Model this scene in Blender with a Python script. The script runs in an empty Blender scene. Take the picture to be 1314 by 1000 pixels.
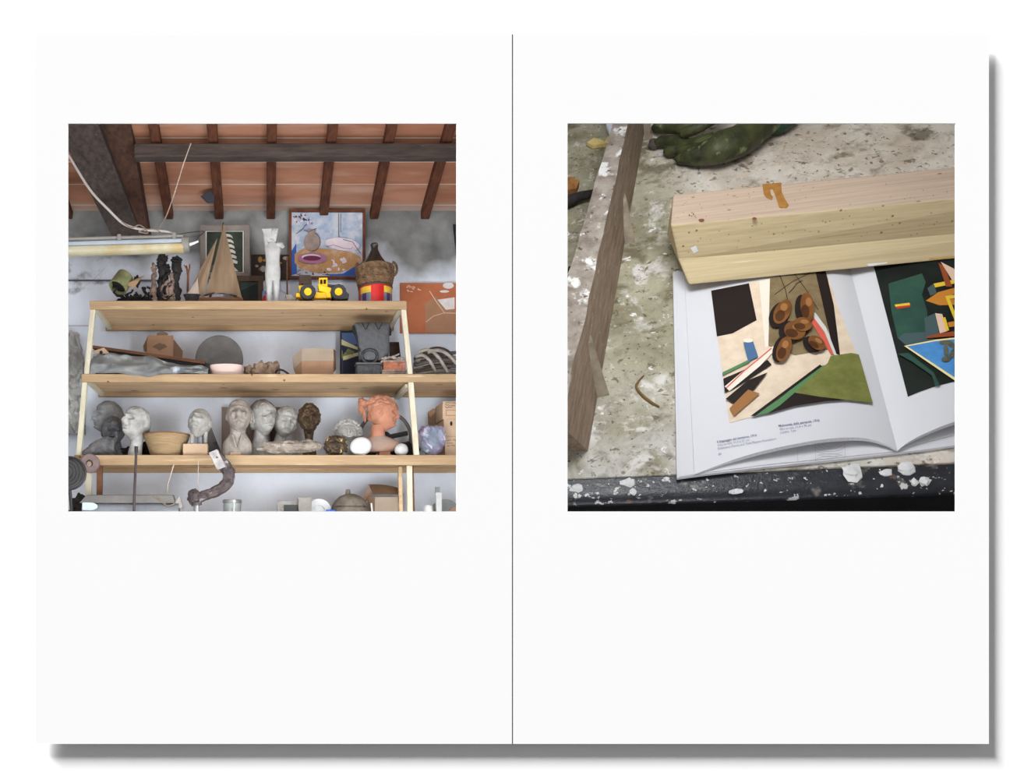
import bpy, bmesh, math, random
from mathutils import Vector, Matrix, Euler, noise
from mathutils.geometry import tessellate_polygon
random.seed(7)
SC = bpy.context.scene
COL = SC.collection
PI = math.pi
F = 1000.0           # focal length in pixels of the 1314 x 1000 frame
U0, V0 = 340.0, 700.0  # where the lens axis meets the frame (rise and shift lens)
EYE = 1.55
YPAGE = 3.6
YF, YB, YW = 6.45, 7.10, 7.15   # shelf front, shelf back, studio wall
L1, L2, L3, L4 = 3.575, 2.969, 2.298, 1.72   # shelf heights

def P(u, v, Y):
    return Vector(((u-U0)/F*Y, Y, EYE-(v-V0)/F*Y))
def vat(z, Y):
    return V0-(z-EYE)/Y*F

# ------------------------------------------------------------------ materials
def lin(c):
    def f(x):
        x /= 255.0
        return x/12.92 if x <= 0.04045 else ((x+0.055)/1.055)**2.4
    return (f(c[0]), f(c[1]), f(c[2]), 1.0)
_mats = {}
def M(name, c, c2=None, rough=0.75, scale=6.0, detail=4.0, lo=0.35, hi=0.65, bump=0.0, bscale=30.0, metal=0.0,
      spots=(), stretch=(1, 1, 1), spec=0.3, trans=0.0, coat=0.0, alpha=1.0, coords='Object', sheen=0.0, knots=()):
    if name in _mats: return _mats[name]
    m = bpy.data.materials.new(name); m.use_nodes = True
    nt = m.node_tree; N = nt.nodes; L = nt.links
    b = N['Principled BSDF']
    b.inputs['Roughness'].default_value = rough
    b.inputs['Metallic'].default_value = metal
    b.inputs['Specular IOR Level'].default_value = spec
    b.inputs['Transmission Weight'].default_value = trans
    b.inputs['Coat Weight'].default_value = coat
    b.inputs['Alpha'].default_value = alpha
    tc = N.new('ShaderNodeTexCoord'); mp = N.new('ShaderNodeMapping')
    mp.inputs['Scale'].default_value = stretch
    L.new(tc.outputs[coords], mp.inputs['Vector'])
    last = None
    def noi(sc, dt=4.0, off=0.0):
        n = N.new('ShaderNodeTexNoise'); n.inputs['Scale'].default_value = sc; n.inputs['Detail'].default_value = dt
        n.inputs['Roughness'].default_value = 0.6
        if off:
            a = N.new('ShaderNodeVectorMath'); a.operation = 'ADD'; a.inputs[1].default_value = (off, off*1.7, off*0.6)
            L.new(mp.outputs[0], a.inputs[0]); L.new(a.outputs[0], n.inputs['Vector'])
        else: L.new(mp.outputs[0], n.inputs['Vector'])
        return n.outputs['Fac']
    def ramp(fac, lo_, hi_):
        r = N.new('ShaderNodeMapRange'); r.clamp = True
        r.inputs['From Min'].default_value = lo_; r.inputs['From Max'].default_value = hi_
        L.new(fac, r.inputs['Value']); return r.outputs['Result']
    def mix(fac, a, bcol):
        x = N.new('ShaderNodeMix'); x.data_type = 'RGBA'
        L.new(fac, x.inputs[0])
        if isinstance(a, tuple): x.inputs[6].default_value = a
        else: L.new(a, x.inputs[6])
        x.inputs[7].default_value = bcol
        return x.outputs[2]
    cur = lin(c)
    if c2 is not None:
        cur = mix(ramp(noi(scale, detail), lo, hi), cur, lin(c2))
    for i, (sc_, ss, l_, h_) in enumerate(spots):
        cur = mix(ramp(noi(ss, 4.0, 3.1*(i+1)), l_, h_), cur, lin(sc_))
    for i, (sc_, ss, r0, st) in enumerate(knots):
        m2 = N.new('ShaderNodeMapping'); m2.inputs['Scale'].default_value = st; L.new(tc.outputs[coords], m2.inputs['Vector'])
        vo = N.new('ShaderNodeTexVoronoi'); vo.inputs['Scale'].default_value = ss; L.new(m2.outputs[0], vo.inputs['Vector'])
        cur = mix(ramp(vo.outputs['Distance'], r0*1.3, r0*.7), cur, lin(sc_))
    if isinstance(cur, tuple): b.inputs['Base Color'].default_value = cur
    else: L.new(cur, b.inputs['Base Color'])
    if bump:
        bp = N.new('ShaderNodeBump'); bp.inputs['Strength'].default_value = bump; bp.inputs['Distance'].default_value = 0.02
        L.new(noi(bscale, 5.0), bp.inputs['Height']); L.new(bp.outputs[0], b.inputs['Normal'])
    _mats[name] = m
    return m

W = (1, 9, 9)
m_pine = M('pine', (172,146,112), (152,123,91), rough=.6, scale=3, stretch=(.7,9,9), spots=[((160,112,74),7,.68,.76),((188,164,132),3,.6,.7)], bump=.1, knots=[((122,80,50),3.2,.085,(.7,1,1.3)),((96,64,44),5.5,.05,(1,1,1))])
m_pine_dark = M('pine_aged', (204,174,138), (178,146,110), rough=.65, scale=3, stretch=(.7,9,9), spots=[((130,92,60),8,.66,.75)], bump=.1, knots=[((104,70,46),3.6,.10,(.7,1.8,1)),((84,58,40),6,.06,(.8,1,1))])
m_post = M('cream_paint', (204,197,176), (188,178,154), scale=9, stretch=(6,6,1), spots=[((120,104,84),14,.68,.74)])
m_rafter = M('rafter_wood', (96,56,36), (70,38,26), scale=4, stretch=(8,1,8), bump=.2)
m_purlin = M('purlin_wood', (82,70,64), (58,50,46), scale=4, stretch=(1,8,8), bump=.3, spots=[((116,104,96),5,.66,.8)])
m_brace = M('brace_wood', (74,62,56), (50,42,40), scale=4, stretch=(6,6,1), bump=.3, spots=[((112,100,92),5,.66,.8)])
m_brace2 = M('brace_red', (82,52,38), (52,36,30), scale=4, stretch=(6,6,1), bump=.3)
m_white_plaster = M('plaster_white', (194,193,190), (172,171,169), scale=10, bump=.2)
m_clay = M('clay_grey', (160,151,142), (128,119,111), scale=14, bump=.5, bscale=26, spots=[((98,90,84),7,.62,.76)])
m_clay_light = M('clay_pale', (168,165,160), (136,132,127), scale=14, bump=.5, bscale=26, spots=[((104,101,98),7,.62,.76)])
m_head_grey = M('plaster_grey', (150,150,150), (116,116,117), scale=12, bump=.3)
m_head_white = M('plaster_head_white', (180,178,174), (140,137,133), scale=12, bump=.35, bscale=26, spots=[((96,93,90),6,.6,.74)])
m_head_dark = M('graphite_clay', (84,84,86), (58,58,60), rough=.5, scale=14, bump=.5, spec=.5)
m_bronze = M('bronze', (104,84,64), (58,46,38), rough=.45, scale=18, bump=1.0, bscale=26, metal=.35, spots=[((176,150,108),20,.62,.72)])
m_bronze_gold = M('bronze_gold', (92,76,58), (56,46,38), rough=.4, scale=18, bump=1.0, bscale=26, metal=.3, spots=[((206,176,116),16,.56,.64)])
m_terra = M('terracotta', (178,124,100), (156,104,80), scale=8, bump=.3, bscale=40, spots=[((206,162,138),6,.6,.75)])
m_terra_dust = M('terracotta_dusty', (140,122,112), (156,120,98), scale=7, bump=.2)
m_black = M('black_matt', (34,33,34), (24,23,24), scale=20, bump=.3)
m_black_iron = M('black_iron', (44,42,44), (28,27,28), rough=.45, scale=20, bump=.4, spec=.5)
m_charcoal = M('charcoal_plastic', (84,84,86), (70,70,72), rough=.55, scale=30, bump=.2, bscale=90)
m_disc = M('slate_grey', (104,101,98), (88,85,83), scale=10, bump=.3, spots=[((70,68,66),9,.62,.7)])
m_card = M('cardboard', (152,118,92), (136,104,80), scale=6)
m_card_grey = M('cardboard_top', (152,136,119), (140,124,107), scale=6)
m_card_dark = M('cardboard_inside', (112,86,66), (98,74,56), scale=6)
m_card_pale = M('cardboard_pale', (188,160,134), (174,147,121), scale=6)
m_ink = M('ink_black', (40,36,38))
m_white = M('white_paint', (222,222,222), (208,208,209), scale=10)
m_pink = M('pale_pink_enamel', (206,182,172), (196,172,162), rough=.4, scale=6)
m_tan_basket = M('coiled_straw', (172,148,112), (148,122,88), scale=8, stretch=(1,1,14), bump=.6, bscale=20, spots=[((116,92,62),7,.64,.76)])
m_wicker = M('wicker', (130,102,74), (84,62,44), scale=30, bump=.5, bscale=40)
m_bottle = M('dark_bottle', (58,52,46), (44,38,34), rough=.25, scale=14, spec=.5, spots=[((92,86,78),12,.58,.7)])
m_red = M('red_tin', (196,34,30), (176,26,26), rough=.4, scale=8)
m_yellow_lab = M('yellow_label', (222,186,62), (196,158,48), rough=.5, scale=14)
m_grey_lab = M('grey_label', (120,134,140), (96,108,116), scale=14)
m_purple = M('purple_label', (92,58,110), (74,44,92), scale=14)
m_toy_yellow = M('toy_yellow', (244,196,20), (232,178,14), rough=.35, scale=10)
m_tyre = M('tyre_rubber', (62,62,64), (48,48,50), rough=.7, scale=20, bump=.3)
m_sail = M('sailcloth_brown', (142,120,96), (116,95,74), rough=.85, scale=4, stretch=(3,1,.6))
m_sail_grey = M('sailcloth_grey', (172,156,144), (150,134,122), rough=.85, scale=5)
m_darkwood = M('dark_wood', (66,48,38), (46,34,28), scale=5, stretch=(1,6,6))
m_brownwood = M('brown_wood', (120,82,58), (98,64,44), scale=5, stretch=(1,6,6))
m_frame_grey = M('grey_frame', (150,140,132), (132,122,114), scale=8)
m_frame_brown = M('brown_frame', (116,66,42), (92,50,32), scale=8)
m_green_pot = M('green_glaze', (148,150,108), (118,122,86), rough=.5, scale=14, spots=[((96,98,72),18,.62,.7)])
m_kraft = M('kraft_paper', (178,146,112), (158,126,94), scale=6)
m_bark = M('twisted_bark', (158,134,120), (104,86,78), scale=14, bump=.7)
m_charred = M('charred', (50,46,44), (30,28,28), scale=14, bump=.7)
m_twig = M('red_twig', (128,84,64), (92,56,42), scale=20)
m_lamp_body = M('lamp_housing', (140,136,130), (126,122,116), rough=.5)
m_lamp_diff = M('lamp_diffuser_yellowed', (186,180,156), (172,152,104), rough=.25, scale=3, lo=.45, hi=.7, coat=.3)
m_lamp_tube = M('lamp_reflector', (168,176,184), (156,164,172), rough=.3)
m_steel = M('grey_steel', (128,130,134), (108,110,114), rough=.4, metal=.2)
m_tin = M('tin', (168,168,166), (136,136,136), rough=.3, metal=.6)
m_pale_cyl = M('pale_enamel', (196,208,220), (180,192,206), rough=.3)
m_rope = M('rope', (130,118,104), (106,94,82), scale=40)
m_rope_pale = M('rope_pale', (196,178,164), (168,150,136), scale=40)
m_white_cable = M('white_cable', (168,162,156), rough=.4)
m_plastic = M('clear_plastic_film', (140,140,138), (108,110,112), rough=.38, scale=5, spec=.35, trans=.2, spots=[((190,198,208),7,.6,.72)])
m_cable_grey = M('grey_hose', (150,142,132), (116,108,100), rough=.5, scale=20)
m_cable_dark = M('dark_hose', (70,62,58), (52,46,44), rough=.5, scale=20)
m_rust = M('rusty_brick', (160,98,72), (124,72,52), scale=14, bump=.5, spots=[((90,60,48),14,.62,.7)])
m_relief = M('relief_plaster', (184,182,178), (158,157,154), scale=8, bump=.6, bscale=14)
m_tube_brown = M('blackened_metal', (94,82,80), (56,48,50), rough=.45, scale=16, bump=.7, spots=[((160,152,154),12,.58,.68)])
m_pot_brown = M('brown_iron', (118,108,96), (92,84,74), scale=14, bump=.5)
m_stone_grey = M('stone_block', (156,152,144), (138,134,126), scale=14, bump=.4)
m_blue = M('blue_plastic', (42,86,180), rough=.4)
m_rag = M('iridescent_wrap', (118,126,142), (132,112,140), rough=.3, scale=7, lo=.42, hi=.58, spots=[((176,184,192),9,.58,.66),((86,74,60),8,.6,.68)], spec=.6)
m_grind = M('grinding_stone', (128,108,104), (112,94,92), scale=20, bump=.3)
m_slab = M('clay_slab', (160,148,134), (122,112,102), scale=16, bump=1.0, bscale=22, spots=[((188,178,166),12,.58,.7)])
m_shirt = M('grey_plaster_cloth', (130,128,128), (74,74,76), scale=7, bump=.5)

# ------------------------------------------------------------------ mesh builder (u, y, v): u, v pixels of the photo at the thing's own distance
class MB:
    def __init__(s): s.v = []; s.f = []; s.m = []; s.mi = 0
    def add(s, vs, fs):
        b = len(s.v); s.v += [Vector(p) for p in vs]
        for f in fs: s.f.append(tuple(b+i for i in f)); s.m.append(s.mi)
        return b
    def box(s, a, b_, rot=None, piv=None):
        x0, y0, z0 = a; x1, y1, z1 = b_
        vs = [Vector(p) for p in ((x0,y0,z0),(x1,y0,z0),(x1,y1,z0),(x0,y1,z0),(x0,y0,z1),(x1,y0,z1),(x1,y1,z1),(x0,y1,z1))]
        if rot:
            c = Vector(piv) if piv else (Vector(a)+Vector(b_))/2
            R = Euler(rot).to_matrix(); vs = [c+R@(p-c) for p in vs]
        s.hexa(vs)
    def hexa(s, vs):
        s.add(vs, [(0,1,2,3),(4,5,6,7),(0,1,5,4),(1,2,6,5),(2,3,7,6),(3,0,4,7)])
    def prism(s, poly, y0, y1):
        n = len(poly)
        vs = [(p[0], y0, p[1]) for p in poly]+[(p[0], y1, p[1]) for p in poly]
        s.add(vs, [tuple(range(n)), tuple(range(n, 2*n))]+[(i, (i+1) % n, n+(i+1) % n, n+i) for i in range(n)])
    def rings(s, rings, cap=True, closed=True):
        n = len(rings[0]); b = len(s.v)
        vs = [p for r in rings for p in r]; fs = []
        for i in range(len(rings)-1):
            for j in range(n if closed else n-1):
                k = (j+1) % n
                fs.append((i*n+j, i*n+k, (i+1)*n+k, (i+1)*n+j))
        if cap:
            fs.append(tuple(range(n))); fs.append(tuple((len(rings)-1)*n+j for j in range(n)))
        s.add(vs, fs)
    def lathe(s, cx, cy, prof, n=40, wob=None, cap=True, squash=1.0):
        R = []
        for i, (r, v) in enumerate(prof):
            ring = []
            for j in range(n):
                a = 2*PI*j/n; rr = r*(1+(wob(a, v) if wob else 0))
                ring.append((cx+rr*math.cos(a), cy+rr*math.sin(a)*squash, v))
            R.append(ring)
        s.rings(R, cap)
    def loft(s, secs, n=32, e=2.0):
        R = []
        for (cx, cy, v, rx, ry) in secs:
            ring = []
            for j in range(n):
                a = 2*PI*j/n; c, d = math.cos(a), math.sin(a)
                ring.append((cx+rx*math.copysign(abs(c)**(2/e), c), cy+ry*math.copysign(abs(d)**(2/e), d), v))
            R.append(ring)
        s.rings(R)
    def tube(s, pts, r, n=10):
        pts = [Vector(p) for p in pts]; R = []
        prev = None
        for i, p in enumerate(pts):
            t = (pts[min(i+1, len(pts)-1)]-pts[max(i-1, 0)])
            t = t.normalized() if t.length > 1e-9 else Vector((0,0,1))
            if prev is None:
                a = Vector((0,1,0)) if abs(t.y) < .9 else Vector((1,0,0))
                x = t.cross(a).normalized()
            else:
                x = prev-t*prev.dot(t); x = x.normalized() if x.length > 1e-6 else t.orthogonal().normalized()
            prev = x; y = t.cross(x)
            rr = r[i] if isinstance(r, (list, tuple)) else r
            R.append([p+rr*(math.cos(2*PI*j/n)*x+math.sin(2*PI*j/n)*y) for j in range(n)])
        s.rings(R)
    def blob(s, c, r, amp=0.0, fr=1.0, seed=0.0, nu=28, nv=18, rot=None, fn=None):
        c = Vector(c); R_ = Euler(rot).to_matrix() if rot else None
        R = []
        for i in range(nv+1):
            ph = PI*i/nv; ring = []
            ph = min(max(ph, .02), PI-.02)
            for j in range(nu):
                a = 2*PI*j/nu
                d = Vector((math.sin(ph)*math.cos(a), math.sin(ph)*math.sin(a), -math.cos(ph)))
                k = 1+(amp*noise.fractal(d*fr+Vector((seed, seed*2.3, seed*.7)), 1.0, 2.0, 3) if amp else 0)
                if fn: k *= fn(d)
                q = Vector((d.x*r[0], d.y*r[1], d.z*r[2]))*k
                if R_: q = R_@q
                ring.append(c+q)
            R.append(ring)
        s.rings(R)
    def sheet(s, fn, nu, nv, th=1.0):
        A = [[Vector(fn(i/nu, j/nv)) for i in range(nu+1)] for j in range(nv+1)]
        w = nu+1; n = w*(nv+1)
        vs = [p for r in A for p in r]; vs = vs+[p+Vector((0, th, 0)) for p in vs]
        fs = []
        for j in range(nv):
            for i in range(nu):
                q = (j*w+i, j*w+i+1, (j+1)*w+i+1, (j+1)*w+i)
                fs.append(q); fs.append(tuple(n+k for k in q))
        bd = [i for i in range(w)]+[j*w+nu for j in range(1, nv+1)]+[nv*w+i for i in range(nu-1, -1, -1)]+[j*w for j in range(nv-1, 0, -1)]
        for a, b in zip(bd, bd[1:]+bd[:1]): fs.append((a, b, n+b, n+a))
        s.add(vs, fs)
    def torus(s, c, R, r, axis='y', n=40, m=10, sx=1.0):
        c = Vector(c); rings = []
        for i in range(n+1):
            a = 2*PI*i/n; ring = []
            for j in range(m):
                b = 2*PI*j/m; q = R+r*math.cos(b)
                if axis == 'y': p = Vector((q*math.cos(a)*sx, r*math.sin(b), q*math.sin(a)))
                else: p = Vector((q*math.cos(a)*sx, q*math.sin(a), r*math.sin(b)))
                ring.append(c+p)
            rings.append(ring)
        s.rings(rings, cap=False)
    def jitter(s, amp, fr=.1, seed=0.0):
        for i, p in enumerate(s.v):
            q = p*fr+Vector((seed, seed*1.3, -seed))
            s.v[i] = p+amp*Vector((noise.noise(q), noise.noise(q+Vector((31,7,3))), noise.noise(q+Vector((5,57,11)))))
        return s

def emit(name, pts, faces, mis, mats, parent=None, loc=None, smooth=True, bevel=0.0, ang=40):
    me = bpy.data.meshes.new(name)
    me.from_pydata([tuple(p) for p in pts], [], faces)
    bm = bmesh.new(); bm.from_mesh(me)
    bmesh.ops.remove_doubles(bm, verts=bm.verts, dist=1e-6)
    bmesh.ops.recalc_face_normals(bm, faces=bm.faces)
    bm.to_mesh(me); bm.free()
    if not isinstance(mats, (list, tuple)): mats = [mats]
    for m in mats: me.materials.append(m)
    if len(mis) == len(me.polygons):
        for p, k in zip(me.polygons, mis): p.material_index = k
    if smooth:
        me.shade_smooth() if hasattr(me, 'shade_smooth') else None
        me.set_sharp_from_angle(angle=math.radians(ang))
    o = bpy.data.objects.new(name, me); COL.objects.link(o)
    if loc is not None: o.location = loc
    if parent is not None: o.parent = parent
    if bevel:
        b = o.modifiers.new('edge', 'BEVEL'); b.width = bevel; b.segments = 2; b.limit_method = 'ANGLE'; b.angle_limit = .7
    return o

def tag(o, label=None, cat=None, group=None, kind=None):
    if label: o['label'] = label
    if cat: o['category'] = cat
    if group: o['group'] = group
    if kind: o['kind'] = kind
    return o

class T:
    """One thing standing at pixel column u, distance Y and height z; its meshes are given in photo pixels."""
    def __init__(s, name, label, cat, u, Y, z, group=None):
        s.n, s.l, s.c, s.g = name, label, cat, group
        s.u, s.Y, s.k = u, Y, Y/F
        s.vb = vat(z, Y); s.loc = P(u, s.vb, Y); s.root = None
        s.rest = z in (L1, L2, L3, L4) and name != 'plastic_film'
    def pts(s, mb):
        P_ = [Vector(((p.x-s.u)*s.k, p.y*s.k, (s.vb-p.z)*s.k)) for p in mb.v]
        if s.rest: P_ = [Vector((p.x, p.y, max(p.z, .001))) for p in P_]
        return P_
    def solid(s, mb, mats, smooth=True, bevel=0.0):
        o = emit(s.n, s.pts(mb), mb.f, mb.m, mats, None, s.loc, smooth, bevel)
        tag(o, s.l, s.c, s.g); s.root = o; return o
    def part(s, name, mb, mats, parent=None, label=None, smooth=True, bevel=0.0):
        if s.root is None:
            e = bpy.data.objects.new(s.n, None); COL.objects.link(e); e.location = s.loc; e.empty_display_size = .05
            tag(e, s.l, s.c, s.g); s.root = e
        o = emit(name, s.pts(mb), mb.f, mb.m, mats, parent or s.root, None, smooth, bevel)
        if label: o['label'] = label
        return o

def struct(name, mb_pts, faces, mats, smooth=False):
    o = emit(name, mb_pts, faces, [0]*len(faces), mats, None, None, smooth)
    o['kind'] = 'structure'; return o

# ------------------------------------------------------------------ camera
cam = bpy.data.cameras.new('camera'); co = bpy.data.objects.new('camera', cam); COL.objects.link(co)
cam.sensor_width = 36; cam.sensor_fit = 'HORIZONTAL'; cam.lens = F/1314*36
cam.shift_x = (657-U0)/1314; cam.shift_y = (V0-500)/1314
cam.clip_start = .05; cam.clip_end = 200
co.location = (0, 0, EYE); co.rotation_euler = (PI/2, 0, 0)
SC.camera = co
SC.view_settings.view_transform = 'Standard'; SC.view_settings.look = 'None'
SC.view_settings.gamma = 1; SC.view_settings.use_curve_mapping = False; SC.view_settings.exposure = 0

# ------------------------------------------------------------------ the spread: white backing wall, two pages with square openings
m_page = M('page_paper', (234,234,234), rough=.9, spec=0.0)
m_backing = M('backing_white', (248,248,248), rough=.9, spec=0.0)
m_spine = M('binding_black', (30,30,32), rough=.9, spec=0.1)
def plate(x0, x1, z0, z1, holes, y0, y1):
    xs = sorted({x0, x1, *[h[0] for h in holes], *[h[1] for h in holes]}); zs = sorted({z0, z1, *[h[2] for h in holes], *[h[3] for h in holes]})
    inside = lambda x, z: any(h[0] < x < h[1] and h[2] < z < h[3] for h in holes)
    full = {}
    for i in range(len(xs)-1):
        for j in range(len(zs)-1):
            full[i, j] = not inside((xs[i]+xs[i+1])/2, (zs[j]+zs[j+1])/2)
    vs, fs = [], []
    idx = {}
    def V(i, j, k):
        if (i, j, k) not in idx: idx[i, j, k] = len(vs); vs.append((xs[i], (y0, y1)[k], zs[j]))
        return idx[i, j, k]
    for (i, j), on in full.items():
        if not on: continue
        for k in (0, 1): fs.append((V(i,j,k), V(i+1,j,k), V(i+1,j+1,k), V(i,j+1,k)))
        for (di, dj, e) in ((-1,0,((i,j),(i,j+1))), (1,0,((i+1,j),(i+1,j+1))), (0,-1,((i,j),(i+1,j))), (0,1,((i,j+1),(i+1,j+1)))):
            if not full.get((i+di, j+dj), False):
                (a, b), (c, d) = e; fs.append((V(a,b,0), V(c,d,0), V(c,d,1), V(a,b,1)))
    return vs, fs
def px(u): return (u-U0)/F*YPAGE
def pz(v): return EYE-(v-V0)/F*YPAGE
GAP = .034
hole1 = (px(87.5), px(585.8), pz(656.5), pz(158.3)); hole2 = (px(728.3), px(1226.3), pz(656.5), pz(158.3))
g = .11
wide = lambda h: (h[0]-g, h[1]+g, h[2]-g, h[3]+g)
vs, fs = plate(-9, 14, -1, 11, [wide(hole1), wide(hole2)], YPAGE+GAP, YPAGE+GAP+.06)
struct('wall_front', vs, fs, m_backing)
sp = bpy.data.objects.new('mounted_photo_book', None); COL.objects.link(sp); sp.location = (px(657), YPAGE, pz(955))
tag(sp, 'large open photo book spread with two square pictures set in plain white pages', 'book')
def book_part(name, box, holes, y0, y1, mat, label):
    vs, fs = plate(*box, holes, y0, y1)
    o = emit(name, [Vector(p)-sp.location for p in vs], fs, [0]*len(fs), mat, sp, None, False)
    if label: o['label'] = label
book_part('page', (px(45), px(657), pz(955), pz(44)), [hole1], YPAGE, YPAGE+.004, m_page, 'white page around the picture of studio shelves')
book_part('page', (px(658), px(1269), pz(955), pz(44)), [hole2], YPAGE, YPAGE+.004, m_page, 'white page around the picture of a stained table')
book_part('spine', (px(657), px(658), pz(955), pz(44)), [], YPAGE-.0005, YPAGE+.006, m_spine, 'thin dark fold line')
# ------------------------------------------------------------------ the studio behind the first opening
def node_wall():
    m = bpy.data.materials.new('studio_plaster'); m.use_nodes = True
    N = m.node_tree.nodes; L = m.node_tree.links; b = N['Principled BSDF']; b.inputs['Roughness'].default_value = .9; b.inputs['Specular IOR Level'].default_value = .1
    tc = N.new('ShaderNodeTexCoord'); sx = N.new('ShaderNodeSeparateXYZ'); L.new(tc.outputs['Object'], sx.inputs[0])
    def noi(sc, d=5, w=(1,1,1)):
        mp = N.new('ShaderNodeMapping'); mp.inputs['Scale'].default_value = w; L.new(tc.outputs['Object'], mp.inputs[0])
        n = N.new('ShaderNodeTexNoise'); n.inputs['Scale'].default_value = sc; n.inputs['Detail'].default_value = d; L.new(mp.outputs[0], n.inputs['Vector']); return n.outputs['Fac']
    def mr(f, a, c, lo=0.0, hi=1.0):
        r = N.new('ShaderNodeMapRange'); r.inputs['From Min'].default_value = a; r.inputs['From Max'].default_value = c
        r.inputs['To Min'].default_value = lo; r.inputs['To Max'].default_value = hi; L.new(f, r.inputs['Value']); return r.outputs[0]
    def math_(op, a, c):
        x = N.new('ShaderNodeMath'); x.operation = op
        for i, q in enumerate((a, c)):
            if isinstance(q, float): x.inputs[i].default_value = q
            else: L.new(q, x.inputs[i])
        return x.outputs[0]
    def mix(f, a, c):
        x = N.new('ShaderNodeMix'); x.data_type = 'RGBA'
        L.new(f, x.inputs[0])
        for k, q in ((6, a), (7, c)):
            if isinstance(q, tuple): x.inputs[k].default_value = q
            else: L.new(q, x.inputs[k])
        return x.outputs[2]
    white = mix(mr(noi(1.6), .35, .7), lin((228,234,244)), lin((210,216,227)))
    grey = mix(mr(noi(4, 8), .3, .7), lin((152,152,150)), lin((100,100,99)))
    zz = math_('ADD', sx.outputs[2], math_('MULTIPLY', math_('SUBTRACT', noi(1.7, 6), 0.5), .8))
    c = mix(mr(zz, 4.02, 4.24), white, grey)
    # old cement patches showing through the limewash
    xx = mr(sx.outputs[0], -1.45, -1.0, 1.0, 0.0)
    zb = math_('MULTIPLY', mr(sx.outputs[2], 3.70, 3.84), mr(sx.outputs[2], 4.2, 4.3, 1.0, 0.0))
    pk = math_('MULTIPLY', math_('MULTIPLY', mr(noi(2.6, 8), .5, .56), xx), zb)
    c = mix(pk, c, lin((126,124,120)))
    cr = N.new('ShaderNodeTexVoronoi'); cr.feature = 'DISTANCE_TO_EDGE'; cr.inputs['Scale'].default_value = 1.1
    mp = N.new('ShaderNodeMapping'); L.new(tc.outputs['Object'], mp.inputs[0])
    ad = N.new('ShaderNodeVectorMath'); ad.operation = 'ADD'; nn = N.new('ShaderNodeTexNoise'); nn.inputs['Scale'].default_value = 2.5
    L.new(mp.outputs[0], ad.inputs[0]); L.new(nn.outputs['Color'], ad.inputs[1]); L.new(ad.outputs[0], cr.inputs['Vector'])
    ck = math_('MULTIPLY', mr(cr.outputs['Distance'], .002, .009, 1.0, 0.0), mr(noi(1.3, 3), .5, .6))
    ck = math_('MULTIPLY', ck, mr(sx.outputs[2], 3.5, 4.0))
    c = mix(math_('MULTIPLY', ck, 0.5), c, lin((104,102,100)))
    L.new(c, b.inputs['Base Color'])
    bp = N.new('ShaderNodeBump'); bp.inputs['Strength'].default_value = .5; bp.inputs['Distance'].default_value = .02; L.new(noi(12, 8), bp.inputs['Height']); L.new(bp.outputs[0], b.inputs['Normal'])
    return m
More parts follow.
